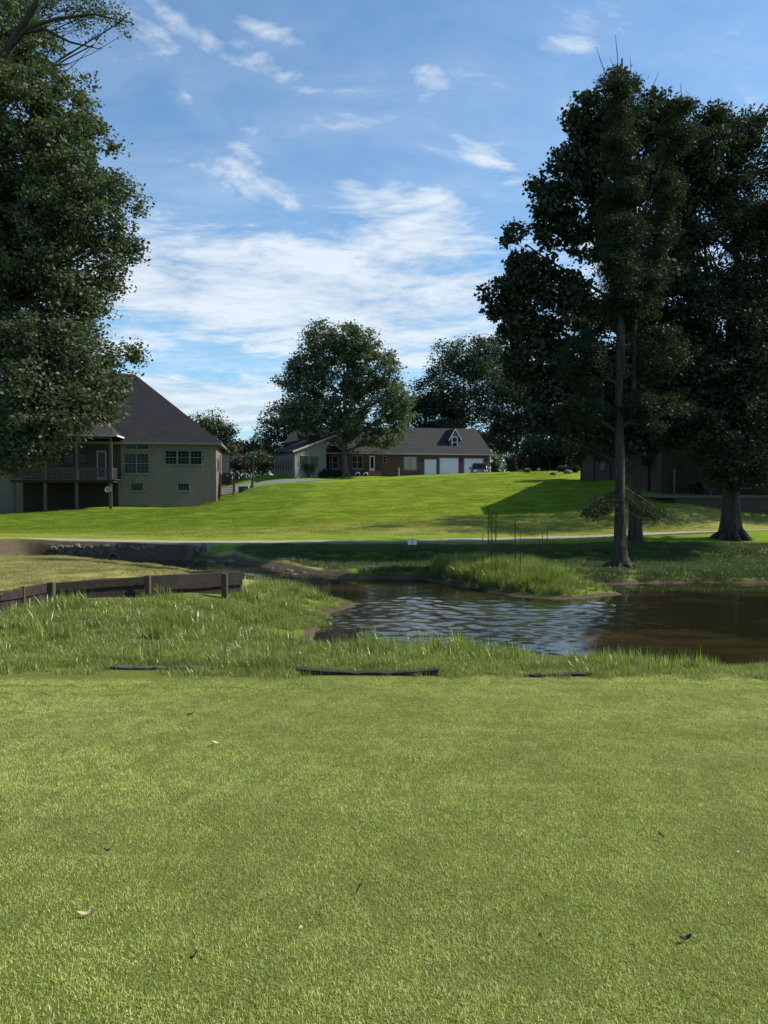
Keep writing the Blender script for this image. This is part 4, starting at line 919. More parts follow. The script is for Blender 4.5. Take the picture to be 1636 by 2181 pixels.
# headwall of rubble with culvert pipes
HW = empty('rubble_headwall', (-11, 32.0, -1.3), 0, label='rough rubble headwall with culvert pipes under the cart path', cat='headwall')
r_ = random.Random(5); b = MB()
def rock(b, c, s, r_, mi=0):
    n_ = 7; base = len(b.v); rings = 4
    for i in range(rings+1):
        th = math.pi*i/rings
        for k in range(n_):
            ph = 2*math.pi*k/n_; q = 1+r_.uniform(-.25, .25)
            b.v.append((c[0]+s[0]*math.sin(th)*math.cos(ph)*q, c[1]+s[1]*math.sin(th)*math.sin(ph)*q, c[2]+s[2]*math.cos(th)*q))
    for i in range(rings):
        for k in range(n_): k2 = (k+1) % n_; b.f.append([base+i*n_+k, base+i*n_+k2, base+(i+1)*n_+k2, base+(i+1)*n_+k]); b.m.append(mi)
pipes = [(-11.6+11, -.30), (-9.95+11, -.28)]
for k in range(1100):
    x_ = r_.uniform(-3.3, 3.3); z_ = r_.uniform(-.6, .26)
    if any((x_-p)**2+(z_-q)**2 < .34**2 for p, q in pipes): continue
    if z_ < .1-.28*(x_+3.2)*.9 and x_ < -1.5: continue
    s_ = r_.uniform(.035, .12); rock(b, (x_, -.12+r_.uniform(-.08, .05)+.18*z_*-1, z_), (s_*1.3, s_, s_), r_)
b.build('stones', M['stone_pale'], HW)
MB().box(-3.4, 3.4, .0, .14, -.9, .24).build('backing', M['concrete'], HW)
for p, q in pipes:
    b = MB(); b.lathe([(.22, 0), (.29, 0), (.29, .5), (.22, .5), (.22, 0)], 20); o = b.build('culvert_pipe', M['pipe'], HW, True); o.rotation_euler = (R(90), 0, 0); o.location = (p, .08, q)
    b = MB(); b.lathe([(0, .1), (.22, .1)], 20); o2 = b.build('dark_inside', M['black_metal'], o); 
b = MB().tube([(1.55, -.22, .10), (1.45, -.30, -.25), (1.4, -.33, -.6)], .085, 10); b.build('drain_pipe', M['stone_pale'], HW, True)
# loose stones in the ditch: each a thing
for i in range(26):
    t_ = r_.random(); x_ = -8.4+5.2*t_+r_.uniform(-.8, .8); y_ = 30.6-4.6*t_+r_.uniform(-.2, 1.6); s_ = r_.uniform(.05, .15)
    b = MB(); rock(b, (0, 0, 0), (s_*1.4, s_, s_*.7), r_); o = b.build('loose_stone', M['stone_pale']); o.location = (x_, y_, gz(x_, y_)+s_*.25)
    tag(o, 'small pale stone lying in the muddy ditch right of the culvert', 'stone', 'loose stones in the ditch')
# sign by the pond
p_ = at(878, 1190, 30.0); g0 = gz(p_.x, p_.y); SG = empty('pond_sign', (p_.x, p_.y, g0), 0, label='small white two-panel sign on a thin dark post on the far bank', cat='sign')
tz_ = at(878, 1147, 30).z-g0
MB().box(-.02, .02, -.02, .02, -.3, tz_+.01).build('post', M['black_metal'], SG)
for sg in (-1, 1):
    o = bevel(MB().box(.012 if sg > 0 else -.185, .185 if sg > 0 else -.012, -.008, .008, tz_-.25, tz_).build('panel', M['sign_white'], SG), .004); o.rotation_euler = (0, 0, R(-14*sg)); o.location = (0, -.03, 0)
# street lamp
p_ = at(537.5, 1037, 76); SLm = empty('street_lamp', (p_.x, p_.y, gz(p_.x, p_.y)), 0, label='tall black post lamp with lantern head beside the street', cat='street lamp'); SLm.rotation_euler = (0, R(3.6), 0)
H_ = (at(545, 920, 76).z-p_.z)
MB().lathe([(.22, -.2), (.22, .1), (.15, .25), (.12, .9), (.085, 1.1), (.06, 3.2), (.05, H_-1.05), (.09, H_-1.0), (.05, H_-.95), (.03, H_-.9)], 12).build('post', M['black_metal'], SLm, True)
MB().lathe([(.08, H_-.95), (.20, H_-.52), (.20, H_-.5), (.0, H_-.5)], 8).build('lantern', M['lamp_glass'], SLm)
b = MB(); b.lathe([(.25, H_-.5), (.24, H_-.44), (.14, H_-.26), (.07, H_-.2), (.05, H_-.1), (0, H_)], 8)
for k in range(4): an = k*math.pi/2; b.tube([(.085*math.cos(an), .085*math.sin(an), H_-.95), (.215*math.cos(an), .215*math.sin(an), H_-.5)], .012, 4)
b.build('cap', M['black_metal'], SLm)
# transformer box and its little white marker
p_ = at(519, 1037.5, 76); g0 = gz(p_.x, p_.y); o = bevel(MB().box(-.52, .52, -.4, .4, -.2, .42).box(-.56, .56, -.44, .44, .423, .48).build('utility_box', M['box_green']), .03); o.location = (p_.x, p_.y, g0); o.rotation_euler.z = R(12); tag(o, 'low dark green utility box beside the lamp post', 'utility box')
p_ = at(529, 1037, 75.5); o = bevel(MB().box(-.04, .04, -.03, .03, -.2, .5).build('marker_post', M['white_paint']), .01); o.location = (p_.x, p_.y, gz(p_.x, p_.y)); tag(o, 'short white marker post between utility box and lamp', 'marker post')
p_ = at(850, 1011, 79); b = MB().box(-.055, .055, -.04, .04, -.3, .92); b.prism([(-.055, .92), (.055, .92), (0, 1.0)], -.04, .04, 'y'); o = b.build('lot_stake', M['white_paint']); o.location = (p_.x, p_.y, gz(p_.x, p_.y)); tag(o, 'white lot stake standing on the crest of the green hill', 'stake')
# mailbox by the street, far left of the lamp
p_ = at(506, 1022, 88); MBx = empty('mailbox', (p_.x, p_.y, gz(p_.x, p_.y)), 0, label='small pale mailbox across the street from the lamp', cat='mailbox')
MB().box(-.05, .05, -.05, .05, -.2, 1.0).build('post', M['wood_grey'], MBx); b = MB(); b.prism([(-.1, 1.0), (.1, 1.0), (.1, 1.14), (.06, 1.2), (-.06, 1.2), (-.1, 1.14)], -.25, .25, 'y'); b.build('box', M['white_paint'], MBx)
# landscaping rocks at the crest, right
for px, Y_, s_, lab, mt in ((1210, 71, .42, 'pale rounded boulder on the crest of the hill', 'stone_pale'), (1178, 70, .34, 'dark boulder lying left of the pale one on the crest', 'bark_grey')):
    b = MB(); rock(b, (0, 0, 0), (s_, s_*.7, s_*.6), r_); o = b.build('boulder', M[mt], None, True); p_ = at(px, 1006, Y_); o.location = (p_.x, Y_, gz(p_.x, Y_)+s_*.25); tag(o, lab, 'boulder')
# small white yard ornaments before the red brick wall
for px, lab in ((762, 'small white curved garden ornament left of the door steps'), (779, 'small white curved garden ornament nearer to the door steps')):
    p_ = at(px, 1014, 90.3); g0 = gz(p_.x, p_.y); b = MB(); b.tube([(-.32, 0, 0), (-.26, 0, .3), (-.05, 0, .44), (.2, 0, .38), (.28, 0, .1)], [.05, .07, .09, .07, .04], 8); o = b.build('garden_ornament', M['white_paint'], None, True); o.location = (p_.x, p_.y, g0); tag(o, lab, 'ornament', 'white garden ornaments by the brick wall')

# ---- parked suv, front towards the camera
p_ = at(1021, 1008, 88.0); cg0 = gz(p_.x, p_.y)
cy_ = p_.y; SV = empty('parked_suv', (p_.x, cy_, max(cg0, 2.35)), R(-4), label='dark parked suv facing the camera before the right garage door', cat='suv')
SV.location.z = at(1021, 986, 88).z-1.86
def hull(name, secs, mat, parent):
    """secs: list of (y, [(x,z)...]) half profile mirrored"""
    b = MB(); n_ = len(secs[0][1])*2
    for y, pf in secs:
        full = [(x, z) for x, z in pf]+[(-x, z) for x, z in reversed(pf)]
        b.v += [(x, y, z) for x, z in full]
    for i in range(len(secs)-1):
        for k in range(n_): k2 = (k+1) % n_; b.f.append([i*n_+k, i*n_+k2, (i+1)*n_+k2, (i+1)*n_+k]); b.m.append(0)
    b.f.append(list(range(n_))[::-1]); b.f.append([(len(secs)-1)*n_+k for k in range(n_)]); b.m += [0, 0]
    return b.build(name, mat, parent, True)
low = lambda w, z0, z1: [(w*.82, z0), (w*.97, z0+.12), (w, z0+.35), (w*.99, z1-.15), (w*.93, z1)]
body = hull('body', [(-2.45, low(.86, .38, .95)), (-2.35, low(.95, .32, 1.05)), (-1.2, low(1.0, .3, 1.14)), (1.5, low(1.0, .3, 1.18)), (2.3, low(.98, .3, 1.16)), (2.45, low(.93, .4, 1.1))], M['car_paint'], SV); bevel(body, .03)
cabp = lambda w, z1: [(.95*w, 1.10), (.90*w, 1.35), (.78*w, z1-.08), (.68*w, z1)]
hull('cabin', [(-1.15, [(.9, 1.08), (.88, 1.10), (.86, 1.12), (.84, 1.14)]), (-.5, cabp(.98, 1.78)), (.3, cabp(1, 1.86)), (2.0, cabp(.98, 1.83)), (2.35, cabp(.95, 1.5))], M['car_paint'], SV)
b = MB(); b.poly([(-.80, -1.13, 1.17), (.80, -1.13, 1.17), (.68, -.545, 1.74), (-.68, -.545, 1.74)]); b.poly([(-.78, -1.15, 1.17), (-.66, -.565, 1.74), (.66, -.565, 1.74), (.78, -1.15, 1.17)]); wso = b.build('windshield', M['glass'], SV); 
for v in wso.data.vertices: v.co.y -= .05; v.co.z += .02
for sg in (-1, 1):
    bevel(MB().box(sg*.62-.2, sg*.62+.2, -2.47, -2.36, .78, .97).build('headlight', M['headlight'], SV), .03)
    b = MB().box(sg*1.12-.13, sg*1.12+.13, -.75, -.6, 1.12, 1.34); bevel(b.build('mirror', M['white_paint' if sg > 0 else 'car_paint'], SV), .03)
    for wy in (-1.55, 1.5):
        b = MB(); b.lathe([(0, 0), (.36, 0), (.38, .03), (.38, .22), (.36, .25), (0, .25)], 20); o = b.build('wheel', M['tyre'], SV); o.rotation_euler = (0, R(90), 0); o.location = (sg*.86-.125, wy, .38)
        b = MB(); b.lathe([(0, -.004 if sg < 0 else .254), (.22, -.004 if sg < 0 else .254)], 16); b.build('rim', M['chrome'], o)
b = MB()
for k in range(4): b.box(-.38, .38, -2.475, -2.44, .72+k*.06, .75+k*.06)
b.box(-.42, .42, -2.47, -2.43, .68, .71); b.box(-.42, .42, -2.47, -2.43, .95, .98); b.build('grille', M['chrome'], SV)
bevel(MB().box(-.90, .90, -2.56, -2.4, .40, .60).build('bumper', M['black_metal'], SV), .04)
MB().box(-.16, .16, -2.575, -2.562, .45, .57).build('number_plate', M['white_paint'], SV)

# ---- litter on the green
def leaf_thing(px, py, L_, wd, mat, label, name='fallen_leaf', rz=0, cat='leaf', grp=None):
    if mat != 'leaf_dry' and px != 1460: L_, wd = L_*.62, wd*.7
    Y_ = 1.0
    for _ in range(40):
        p_ = at(px, py, Y_); d_ = p_.z-gz(p_.x, p_.y)
        if d_ < .012: break
        Y_ += max(.004, d_*.8)
    b = MB(); N_ = 6; 
    for i in range(N_+1):
        f_ = i/N_; w_ = wd*math.sin(math.pi*min(.97, max(.05, f_)))**.7; zz = .016+.012*math.sin(f_*4+px)+.01*f_
        b.v += [((f_-.5)*L_, -w_/2, zz+.006), ((f_-.5)*L_, 0, zz), ((f_-.5)*L_, w_/2, zz+.008), ((f_-.5)*L_, 0, zz-.003)]
    for i in range(N_):
        for e_ in range(4): e2 = (e_+1) % 4; b.f.append([i*4+e_, i*4+e2, i*4+4+e2, i*4+4+e_]); b.m.append(0)
    b.f += [[3, 2, 1, 0], [N_*4, N_*4+1, N_*4+2, N_*4+3]]; b.m += [0, 0]
    o = b.build(name, M[mat]); o.location = (p_.x, p_.y, gz(p_.x, p_.y)+.006); o.rotation_euler = (0, 0, rz); tag(o, label, cat, grp)
leaf_thing(185, 1950, .085, .022, 'leaf_dry', 'long pale dead leaf lying on the green at lower left', rz=.1)
leaf_thing(1460, 2003, .055, .022, 'bark_bit', 'dark curled bark chip lying on the green at lower right', 'bark_chip', .2, 'bark chip')
leaf_thing(765, 1900, .05, .014, 'leaf_brown', 'thin brown curled leaf near the middle of the green', rz=.5)
leaf_thing(412, 2044, .05, .012, 'bark_bit', 'thin dark twig piece on the green at bottom left', 'twig', -.1, 'twig')
leaf_thing(405, 1523, .10, .05, 'bark_bit', 'dark leaf near the far left edge of the green', rz=.2)
leaf_thing(460, 1586, .07, .03, 'leaf_dry', 'small pale leaf on the green below the dark far one', rz=.2)
leaf_thing(228, 1816, .045, .018, 'bark_bit', 'small dark leaf at left above the long pale one', rz=.6)
leaf_thing(1408, 1787, .05, .02, 'leaf_brown', 'brown leaf at right above the bark chip', rz=-.4)
leaf_thing(1150, 2002, .02, .012, 'bark_bit', 'tiny dark crumb left of the bark chip', 'bark_crumb', .3, 'bark crumb')
leaf_thing(640, 1813+180, .03, .009, 'leaf_dry', 'tiny pale leaf left of the middle near the bottom', rz=1.0)
leaf_thing(893, 1620, .05, .02, 'leaf_brown', 'small brown leaf in the middle of the green', rz=.9)
leaf_thing(1570, 1828, .035, .015, 'leaf_dry', 'small pale leaf near the right border of the green', rz=.2)
# pile of dead branches at far left by the path
r_ = random.Random(9)
p_ = at(25, 1158, 30.0); 
b = MB()
for k in range(13):
    L_ = r_.uniform(.5, 1.6); a_ = r_.uniform(-.5, .5)+(math.pi if k % 2 else 0); x_ = r_.uniform(-.8, .6); y_ = r_.uniform(-.5, .5)
    pts = [(x_+math.cos(a_)*L_*f_, y_+math.sin(a_)*L_*f_, .05+.28*math.sin(f_*2+k)*r_.random()+.1) for f_ in (0, .35, .7, 1)]
    b.tube(pts, [.055, .04, .025, .012], 6)
o = b.build('dead_branches', M['bark_grey'], None, True); o.location = (p_.x, p_.y, gz(p_.x, p_.y)); tag(o, 'pile of grey dead branches on bare earth at far left', 'branch pile')
# cattail-like stalks on the spit
r_ = random.Random(21)
for px, py0, py1, Y_, thick in ((1040,1086,1190,23.2,.035),(1047,1092,1190,23.0,.05),(1056,1094,1185,23.1,.045),(1097,1105,1190,22.6,.03),(1028,1140,1190,23.4,.02),(1108,1135,1200,22.4,.018),(1165,1120,1200,22.2,.02),(1155,1130,1195,22.6,.016)):
    p_ = at(px, py1, Y_); t_ = at(px, py0, Y_); g0 = gz(p_.x, p_.y); H2 = t_.z-g0
    rt = empty('reed_stalk', (p_.x, p_.y, g0), 0)
    MB().tube([(0, 0, -.05), (.01, 0, H2*.5), (0, .01, H2)], [.010, .008, .004], 5).build('stem', M['reed_head'], rt)
    b = MB()
    for k in range(int(60*H2)):
        z_ = r_.uniform(H2*.35, H2); a_ = r_.uniform(0, 6.28); l_ = thick*r_.uniform(.7, 1.6)
        b.tube([(0, 0, z_), (math.cos(a_)*l_, math.sin(a_)*l_, z_+l_*1.3)], [.007, .002], 3, caps=False)
    b.build('seed_head', M['reed_head'], rt)
    tag(rt, {1040: 'tallest and leftmost dark reed of the close trio on the spit', 1047: 'thick dark reed in the middle of the close trio on the spit', 1056: 'thick dark reed at the right of the close trio on the spit', 1097: 'single tall dark reed standing apart to the right of the trio', 1028: 'short thin reed just left of the close trio', 1108: 'short thin reed right beside the single tall one', 1165: 'short thin reed furthest right on the spit', 1155: 'thin pale reed second from the right on the spit'}[px], 'reed', 'dark reed stalks on the spit')
# ================================================================ trees
def leaves(centers, n_each, rad, size, asp=.5, flat=.75, droop=.2, seed=1, spread=None):
    """folded leaf quads (4 verts, 2 tris) gathered round the centres"""
    r = np.random.default_rng(seed); N = len(centers)*n_each
    c = np.repeat(centers, n_each, 0); rd = np.repeat(np.broadcast_to(rad, (len(centers),)), n_each)
    off = r.normal(0, .5, (N, 3)); off /= np.maximum(1, np.linalg.norm(off, axis=1)/1.25)[:, None]; off *= rd[:, None]; off[:, 2] *= flat
    P_ = c+off; u = r.normal(0, 1, (N, 3)); u[:, 2] = u[:, 2]*.6-droop; u /= np.linalg.norm(u, axis=1)[:, None]
    v = np.cross(u, r.normal(0, 1, (N, 3))); v /= np.linalg.norm(v, axis=1)[:, None]+1e-9
    w = np.cross(u, v); s = (size*r.uniform(.5, 1.5, N))[:, None]
    a = P_-u*s*.5; b = P_+v*s*asp*.5+w*s*.08; d = P_-v*s*asp*.5+w*s*.08; e = P_+u*s*.5
    V = np.stack([a, b, e, d], 1).reshape(-1, 3); I = np.arange(N)*4
    return V, np.c_[I, I+1, I+2, I+3]
SUBS = 11
def lobe_points(lobes, Y, n_total, seed, minr=.35):
    """lobes: (px,py,rx,ry,dy[,ryy]) in photo pixels turned into world ellipsoids at distance Y"""
    r = np.random.default_rng(seed); E = []
    for lb in lobes:
        px, py, rx, ry = lb[:4]; dy = lb[4] if len(lb) > 4 else 0
        c = at(px, py, Y+dy); k = (Y+dy)/F; E.append((c.x, c.y, c.z, rx*k, lb[5] if len(lb) > 5 else rx*k*.85, ry*k))
    E = np.array(E); vol = E[:, 3]*E[:, 4]*E[:, 5]; pr = vol**.8/(vol**.8).sum(); idx = r.choice(len(E), n_total, p=pr)
    if SUBS and n_total > 150:      # boughs: each lobe breaks into bunches with gaps between them
        K_ = SUBS; sd_ = r.normal(0, 1, (len(E), K_, 3)); sd_ /= np.linalg.norm(sd_, axis=2)[:, :, None]; sr = r.uniform(.35, 1.08, (len(E), K_))
        sc_ = sd_*sr[:, :, None]*E[:, None, 3:]; szz = r.uniform(.20, .42, (len(E), K_)); k_ = r.integers(0, K_, n_total)
        dd_ = r.normal(0, 1, (n_total, 3)); dd_ /= np.linalg.norm(dd_, axis=1)[:, None]; q_ = r.uniform(.05, 1, n_total)**(1/3)
        m_ = np.minimum(E[idx, 3], E[idx, 5])[:, None]*np.array([1.15, 1.15, .75])
        bunch = E[idx, :3]+sc_[idx, k_]+dd_*q_[:, None]*szz[idx, k_][:, None]*m_
        loose = E[idx, :3]+dd_*(r.uniform(.3, 1, n_total)**(1/3))[:, None]*E[idx, 3:]
        return np.where((r.random(n_total) < .3)[:, None], loose, bunch), E, idx
    d = r.normal(0, 1, (n_total, 3)); d /= np.linalg.norm(d, axis=1)[:, None]; rr = r.uniform(minr**3, 1, n_total)**(1/3)
    return E[idx, :3]+d*rr[:, None]*E[idx, 3:], E, idx
def tubes(paths, n=6):
    V = []; Fc = []; b = 0; ca = np.cos(np.arange(n)*2*np.pi/n); sa = np.sin(np.arange(n)*2*np.pi/n)
    for pts, rads in paths:
        p = np.asarray(pts, float); k = len(p); tg = np.gradient(p, axis=0); tg /= np.linalg.norm(tg, axis=1)[:, None]+1e-9
        up = np.where(np.abs(tg[:, 2:3]) > .9, [[1., 0, 0]], [[0, 0, 1.]]); 
        a = np.cross(tg, up); a /= np.linalg.norm(a, axis=1)[:, None]+1e-9; c = np.cross(tg, a)
        rg = p[:, None]+(a[:, None]*ca[None, :, None]+c[:, None]*sa[None, :, None])*np.asarray(rads)[:, None, None]
        V.append(rg.reshape(-1, 3)); i = np.arange(k-1)[:, None]*n; j = np.arange(n)[None]; j2 = (j+1) % n
        Fc.append(np.stack([b+i+j, b+i+j2, b+i+n+j2, b+i+n+j], -1).reshape(-1, 4)); b += k*n
    return np.concatenate(V), np.concatenate(Fc)
def bez(a, b, r, bend=.12, n=6, sag=0.0):
    a = np.asarray(a, float); b = np.asarray(b, float); L_ = np.linalg.norm(b-a); m1 = a+(b-a)*.35+r.normal(0, bend*L_, 3)*[1, 1, .5]+[0, 0, L_*sag]; m2 = a+(b-a)*.7+r.normal(0, bend*L_*.6, 3)*[1, 1, .5]+[0, 0, L_*sag*.6]
    t_ = np.linspace(0, 1, n)[:, None]; return a*(1-t_)**3+3*m1*t_*(1-t_)**2+3*m2*t_**2*(1-t_)+b*t_**3
def tree(name, label, cat, basepx, Y, trunk_r, lobes, nclump, per, crad, lsize, leaf, bark, seed=1, grp=None, asp=.55, flare=1.6, lean=(0, 0), top=None, minr=.35, twig=.35, flat=.7, n_twig=9999, forks=None, base=None, droop=.2, limb_z=.25, extra=None):
    r = np.random.default_rng(seed)
    b0 = np.array(base if base is not None else at(basepx, 1100, Y)); b0[2] = gz(b0[0], b0[1])
    root = empty(name, tuple(b0), 0, label=label, cat=cat, group=grp)
    C, E, idx = lobe_points(lobes, Y, nclump, seed, minr)
    cen = E[:, :3].mean(0); zt = top if top is not None else np.percentile(C[:, 2], 80)
    tx, ty = b0[0]+lean[0], b0[1]+lean[1]
    axisp = np.array([[b0[0], b0[1], b0[2]-.4], [b0[0], b0[1], b0[2]+.05], [b0[0]*.995+tx*.005, b0[1], b0[2]+trunk_r*2.2]]); 
    K = 9; f_ = np.linspace(.12, 1, K)[:, None]; tp_ = np.array([tx, ty, zt]); ax = (np.array([b0[0], b0[1], b0[2]])+(tp_-b0)*f_); ax[:, :2] += r.normal(0, trunk_r*.45, (K, 2))*np.linspace(.2, 1, K)[:, None]
    AX = np.r_[axisp, ax]; hz_ = (AX[:, 2]-b0[2])/(zt-b0[2]); rad = trunk_r*np.clip(1-.85*np.maximum(hz_, 0), .08, 1); rad[0] = trunk_r*flare*1.1; rad[1] = trunk_r*flare; rad[2] = trunk_r*(1+(flare-1)*.22)
    paths = [(AX-b0, rad)]
    if flare > 1.3:      # root buttresses
        for k in range(7):
            an = 2*np.pi*k/7+r.uniform(-.3, .3); d_ = np.array([np.cos(an), np.sin(an), 0]); q = trunk_r*flare
            paths.append((np.array([d_*trunk_r*.5+[0, 0, trunk_r*3.0], d_*trunk_r*.9+[0, 0, trunk_r*1.2], d_*q*1.15+[0, 0, .08], d_*q*1.7+[0, 0, -.12]]), np.array([.1, .26, .3, .12])*trunk_r*1.3))
    def trunk_at(z):
        z = min(max(z, b0[2]+trunk_r), zt); return np.array([np.interp(z, AX[:, 2], AX[:, k]) for k in range(3)]), float(np.interp(z, AX[:, 2], rad))
    for i, e in enumerate(E):
        hd = np.hypot(e[0]-tx, e[1]-ty); z0 = e[2]-hd*(.55)-e[5]*limb_z; z0 = max(z0, b0[2]+(zt-b0[2])*.16)
        a, ra = trunk_at(z0); lr = min(ra*.55, trunk_r*.42); P_ = bez(a, e[:3], r, .07, 8, .04); paths.append((P_-b0, np.linspace(lr, lr*.35, 8)))
        sel = np.where(idx == i)[0]; sel = sel[:n_twig]
        for j in sel:
            if r.random() > twig: continue
            k = r.integers(2, 8); paths.append((bez(P_[k], C[j], r, .1, 5)-b0, np.linspace(lr*.30, lr*.05, 5)+.004))
    if forks:
        for fk in forks: paths.append((np.array([np.array(at(*q)) for q in fk[0]])-b0, np.array(fk[1])))
    tv, tf = tubes(paths, 7); tr = mesh_np('trunk', tv, tf, M[bark], root, True)
    V, Fq = leaves(C-b0, per, crad*r.uniform(.6, 1.25, len(C)), lsize, asp, flat, droop, seed+1)
    if extra is not None: pass
    cr_ = mesh_np('crown', V, Fq, M[leaf], root)
    return root, tr, cr_
# --- the great oak at left: trunk just outside the frame
oak_l = [(-60,330,210,250,0),(90,260,150,130,0),(170,330,120,120,-1),(220,420,95,100,-2),(60,120,90,80,1),(-60,40,130,120,1),(150,560,150,130,-1),(215,620,80,80,-2),(40,640,170,150,0),(120,760,150,110,-2),(215,790,70,75,-3),
  (30,860,110,95,-3),(215,860,60,50,-4),(130,830,90,60,-4),(60,930,75,60,-4),(40,950,70,45,-5),(110,900,60,45,-5),(180,900,60,40,-5),(-150,650,200,280,0),(250,500,55,75,-1),(100,470,140,120,0)]
oak_l += [(120,870,100,60,-4),(225,865,45,40,-4),(225,810,65,50,-3),(50,965,80,50,-5),(130,930,70,40,-5)]
SUBS = 18
oak_l = [(a_-(32 if a_ > 140 and b_[0] < 700 else 16), *b_) for a_, *b_ in oak_l]
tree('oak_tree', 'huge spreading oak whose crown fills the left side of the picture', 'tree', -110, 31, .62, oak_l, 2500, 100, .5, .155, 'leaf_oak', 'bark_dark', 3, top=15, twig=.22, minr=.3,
  forks=[([(-60,300,31),(0,135,30.5),(45,60,30),(75,15,29.5),(90,-60,29)],[.22,.19,.16,.13,.08]),([(20,105,30.3),(60,60,29.8),(120,40,29.5),(200,30,29),(285,50,28.6)],[.10,.08,.06,.04,.015]),([(45,70,30),(95,62,29.5),(150,90,29),(215,105,28.8)],[.09,.07,.045,.015]),
   ([(-80,520,31),(0,455,30),(70,430,29.5),(150,400,29),(210,350,29)],[.2,.16,.12,.07,.03]),([(50,440,29.8),(110,415,29.5),(165,470,29),(215,450,29)],[.09,.07,.04,.02]),([(85,150,29.8),(110,100,29.6),(128,85,29.5)],[.03,.02,.008]),([(110,140,29.8),(150,135,29.6),(165,170,29.5)],[.03,.015,.008])])
tree('oak_tree', 'airy upper limb oak leaning in at the top left corner', 'tree', -190, 34, .4, [(130,25,95,30,0),(210,25,70,32,0),(260,45,40,25,-1),(200,95,35,28,-1),(30,60,90,60,0),(-40,-60,150,100,0),(120,-40,120,40,0),(60,190,60,60,-1)], 200, 60, .6, .125, 'leaf_oak', 'bark_dark', 5, top=20, twig=.9, minr=.1)
SUBS = 11
# --- bald cypress on the bank
cyp = []
rr_ = random.Random(4)
for k in range(20): f_ = k/19; cyp.append((1316+(1330-1316)*(1-f_)+rr_.uniform(-14, 14), 160+510*f_, 15+24*min(1, f_*1.6), 34, rr_.uniform(-.6, .6)))
cyp += [(1440,300,26,70,.3),(1420,420,30,70,.4),(1395,520,34,60,.4),(1380,640,38,60,.3),(1455,250,20,40,.3),(1300,175,22,14,0),(1345,190,20,16,0),(1400,760,50,60,0),(1240,770,50,60,0),(1250,880,55,45,0),(1390,870,55,50,0)]
tree('cypress_tree', 'slender bald cypress with pale flared trunk on the far bank of the pond', 'tree', 1322, 26, .205, cyp, 800, 150, .36, .125, 'leaf_cypress', 'bark_cypress', 8, asp=.2, flare=2.2, top=at(1318,120,26).z, twig=.5, flat=.6, lean=(-.1, 0), droop=.5, limb_z=.1,
  forks=[([(1325,260,26),(1316,180,26),(1316,130,26),(1311,75,26)],[.035,.025,.015,.008]),([(1316,175,26),(1290,160,26),(1278,125,26),(1270,100,26)],[.02,.015,.01,.006]),([(1336,200,26),(1345,170,26),(1342,120,26)],[.018,.012,.006]),
   ([(1350,830,26),(1356,600,26.1),(1362,480,26.2),(1395,380,26.3),(1430,300,26.4),(1452,215,26.4),(1450,178,26.4)],[.07,.06,.05,.04,.03,.018,.008]),([(1370,250,26),(1385,200,26),(1404,150,26)],[.02,.013,.006]),([(1310,150,26),(1300,125,26)],[.012,.005]),
   ([(1316,1045,26),(1290,1055,25.8),(1255,1075,25.5),(1235,1100,25.3)],[.05,.04,.025,.01]),([(1330,1040,26),(1365,1060,26.2),(1400,1085,26.3),(1425,1105,26.4)],[.05,.04,.025,.01]),([(1325,800,26),(1322,620,26),(1318,480,26),(1316,300,26)],[.14,.11,.09,.05])])
# its low drooping boughs
pts = []
for a_, b_, n_ in (((1310,1050,26),(1240,1085,25.4),40),((1330,1050,26),(1418,1098,26.3),40),((1300,1068,25.9),(1262,1098,25.6),24),((1350,1065,26.2),(1390,1100,26.3),24)):
    for i in range(n_):
        f_ = i/n_; p_ = at(*a_).lerp(at(*b_), f_); pts.append((p_.x+rng.normal(0, .10), p_.y+rng.normal(0, .35), p_.z-.05-abs(rng.normal(0, .10))))
cyo = [o for o in bpy.data.objects if o.name.startswith('cypress_tree')][0]
Vv, Fv = leaves(np.array(pts)-np.array(cyo.location), 110, .24, .07, .18, .8, .9, 77); mesh_np('low_bough', Vv, Fv, M['leaf_cypress'], cyo)
# --- sweetgum behind it
gum = [(1400,900,70,50,0),(1340,945,50,30,0),(1330,240,110,60,0),(1270,260,70,50,0),(1410,260,70,50,0),(1240,350,75,70,0),(1340,360,120,90,0),(1450,370,80,90,0),(1190,400,50,45,-.5),(1170,440,55,50,-.5),(1240,480,95,80,0),(1360,500,110,90,0),(1120,520,50,40,-1),(1100,570,55,45,-1),(1160,600,90,70,-.5),(1075,625,45,40,-1),
  (1090,680,60,50,-1),(1190,700,100,70,-.5),(1300,680,110,100,0),(1420,620,100,100,0),(1140,770,75,50,-1),(1240,800,90,60,-.5),(1180,860,70,45,-1),(1350,820,110,80,0),(1160,900,55,30,-1),(1270,900,80,45,0),(1440,760,90,90,0)]
tree('sweetgum_tree', 'broad dark sweetgum with star leaves rising behind the cypress', 'tree', 1353, 33, .29, gum, 1250, 85, .5, .18, 'leaf_gum', 'bark_dark', 12, top=at(1340,260,33).z, flare=1.25, twig=.3, asp=.8, minr=.35,
  forks=[([(1353,900,33),(1340,700,33),(1300,560,33),(1200,440,32.7)],[.2,.14,.1,.03]),([(1353,820,33),(1380,640,33),(1420,480,33),(1440,300,33)],[.17,.13,.09,.03])])
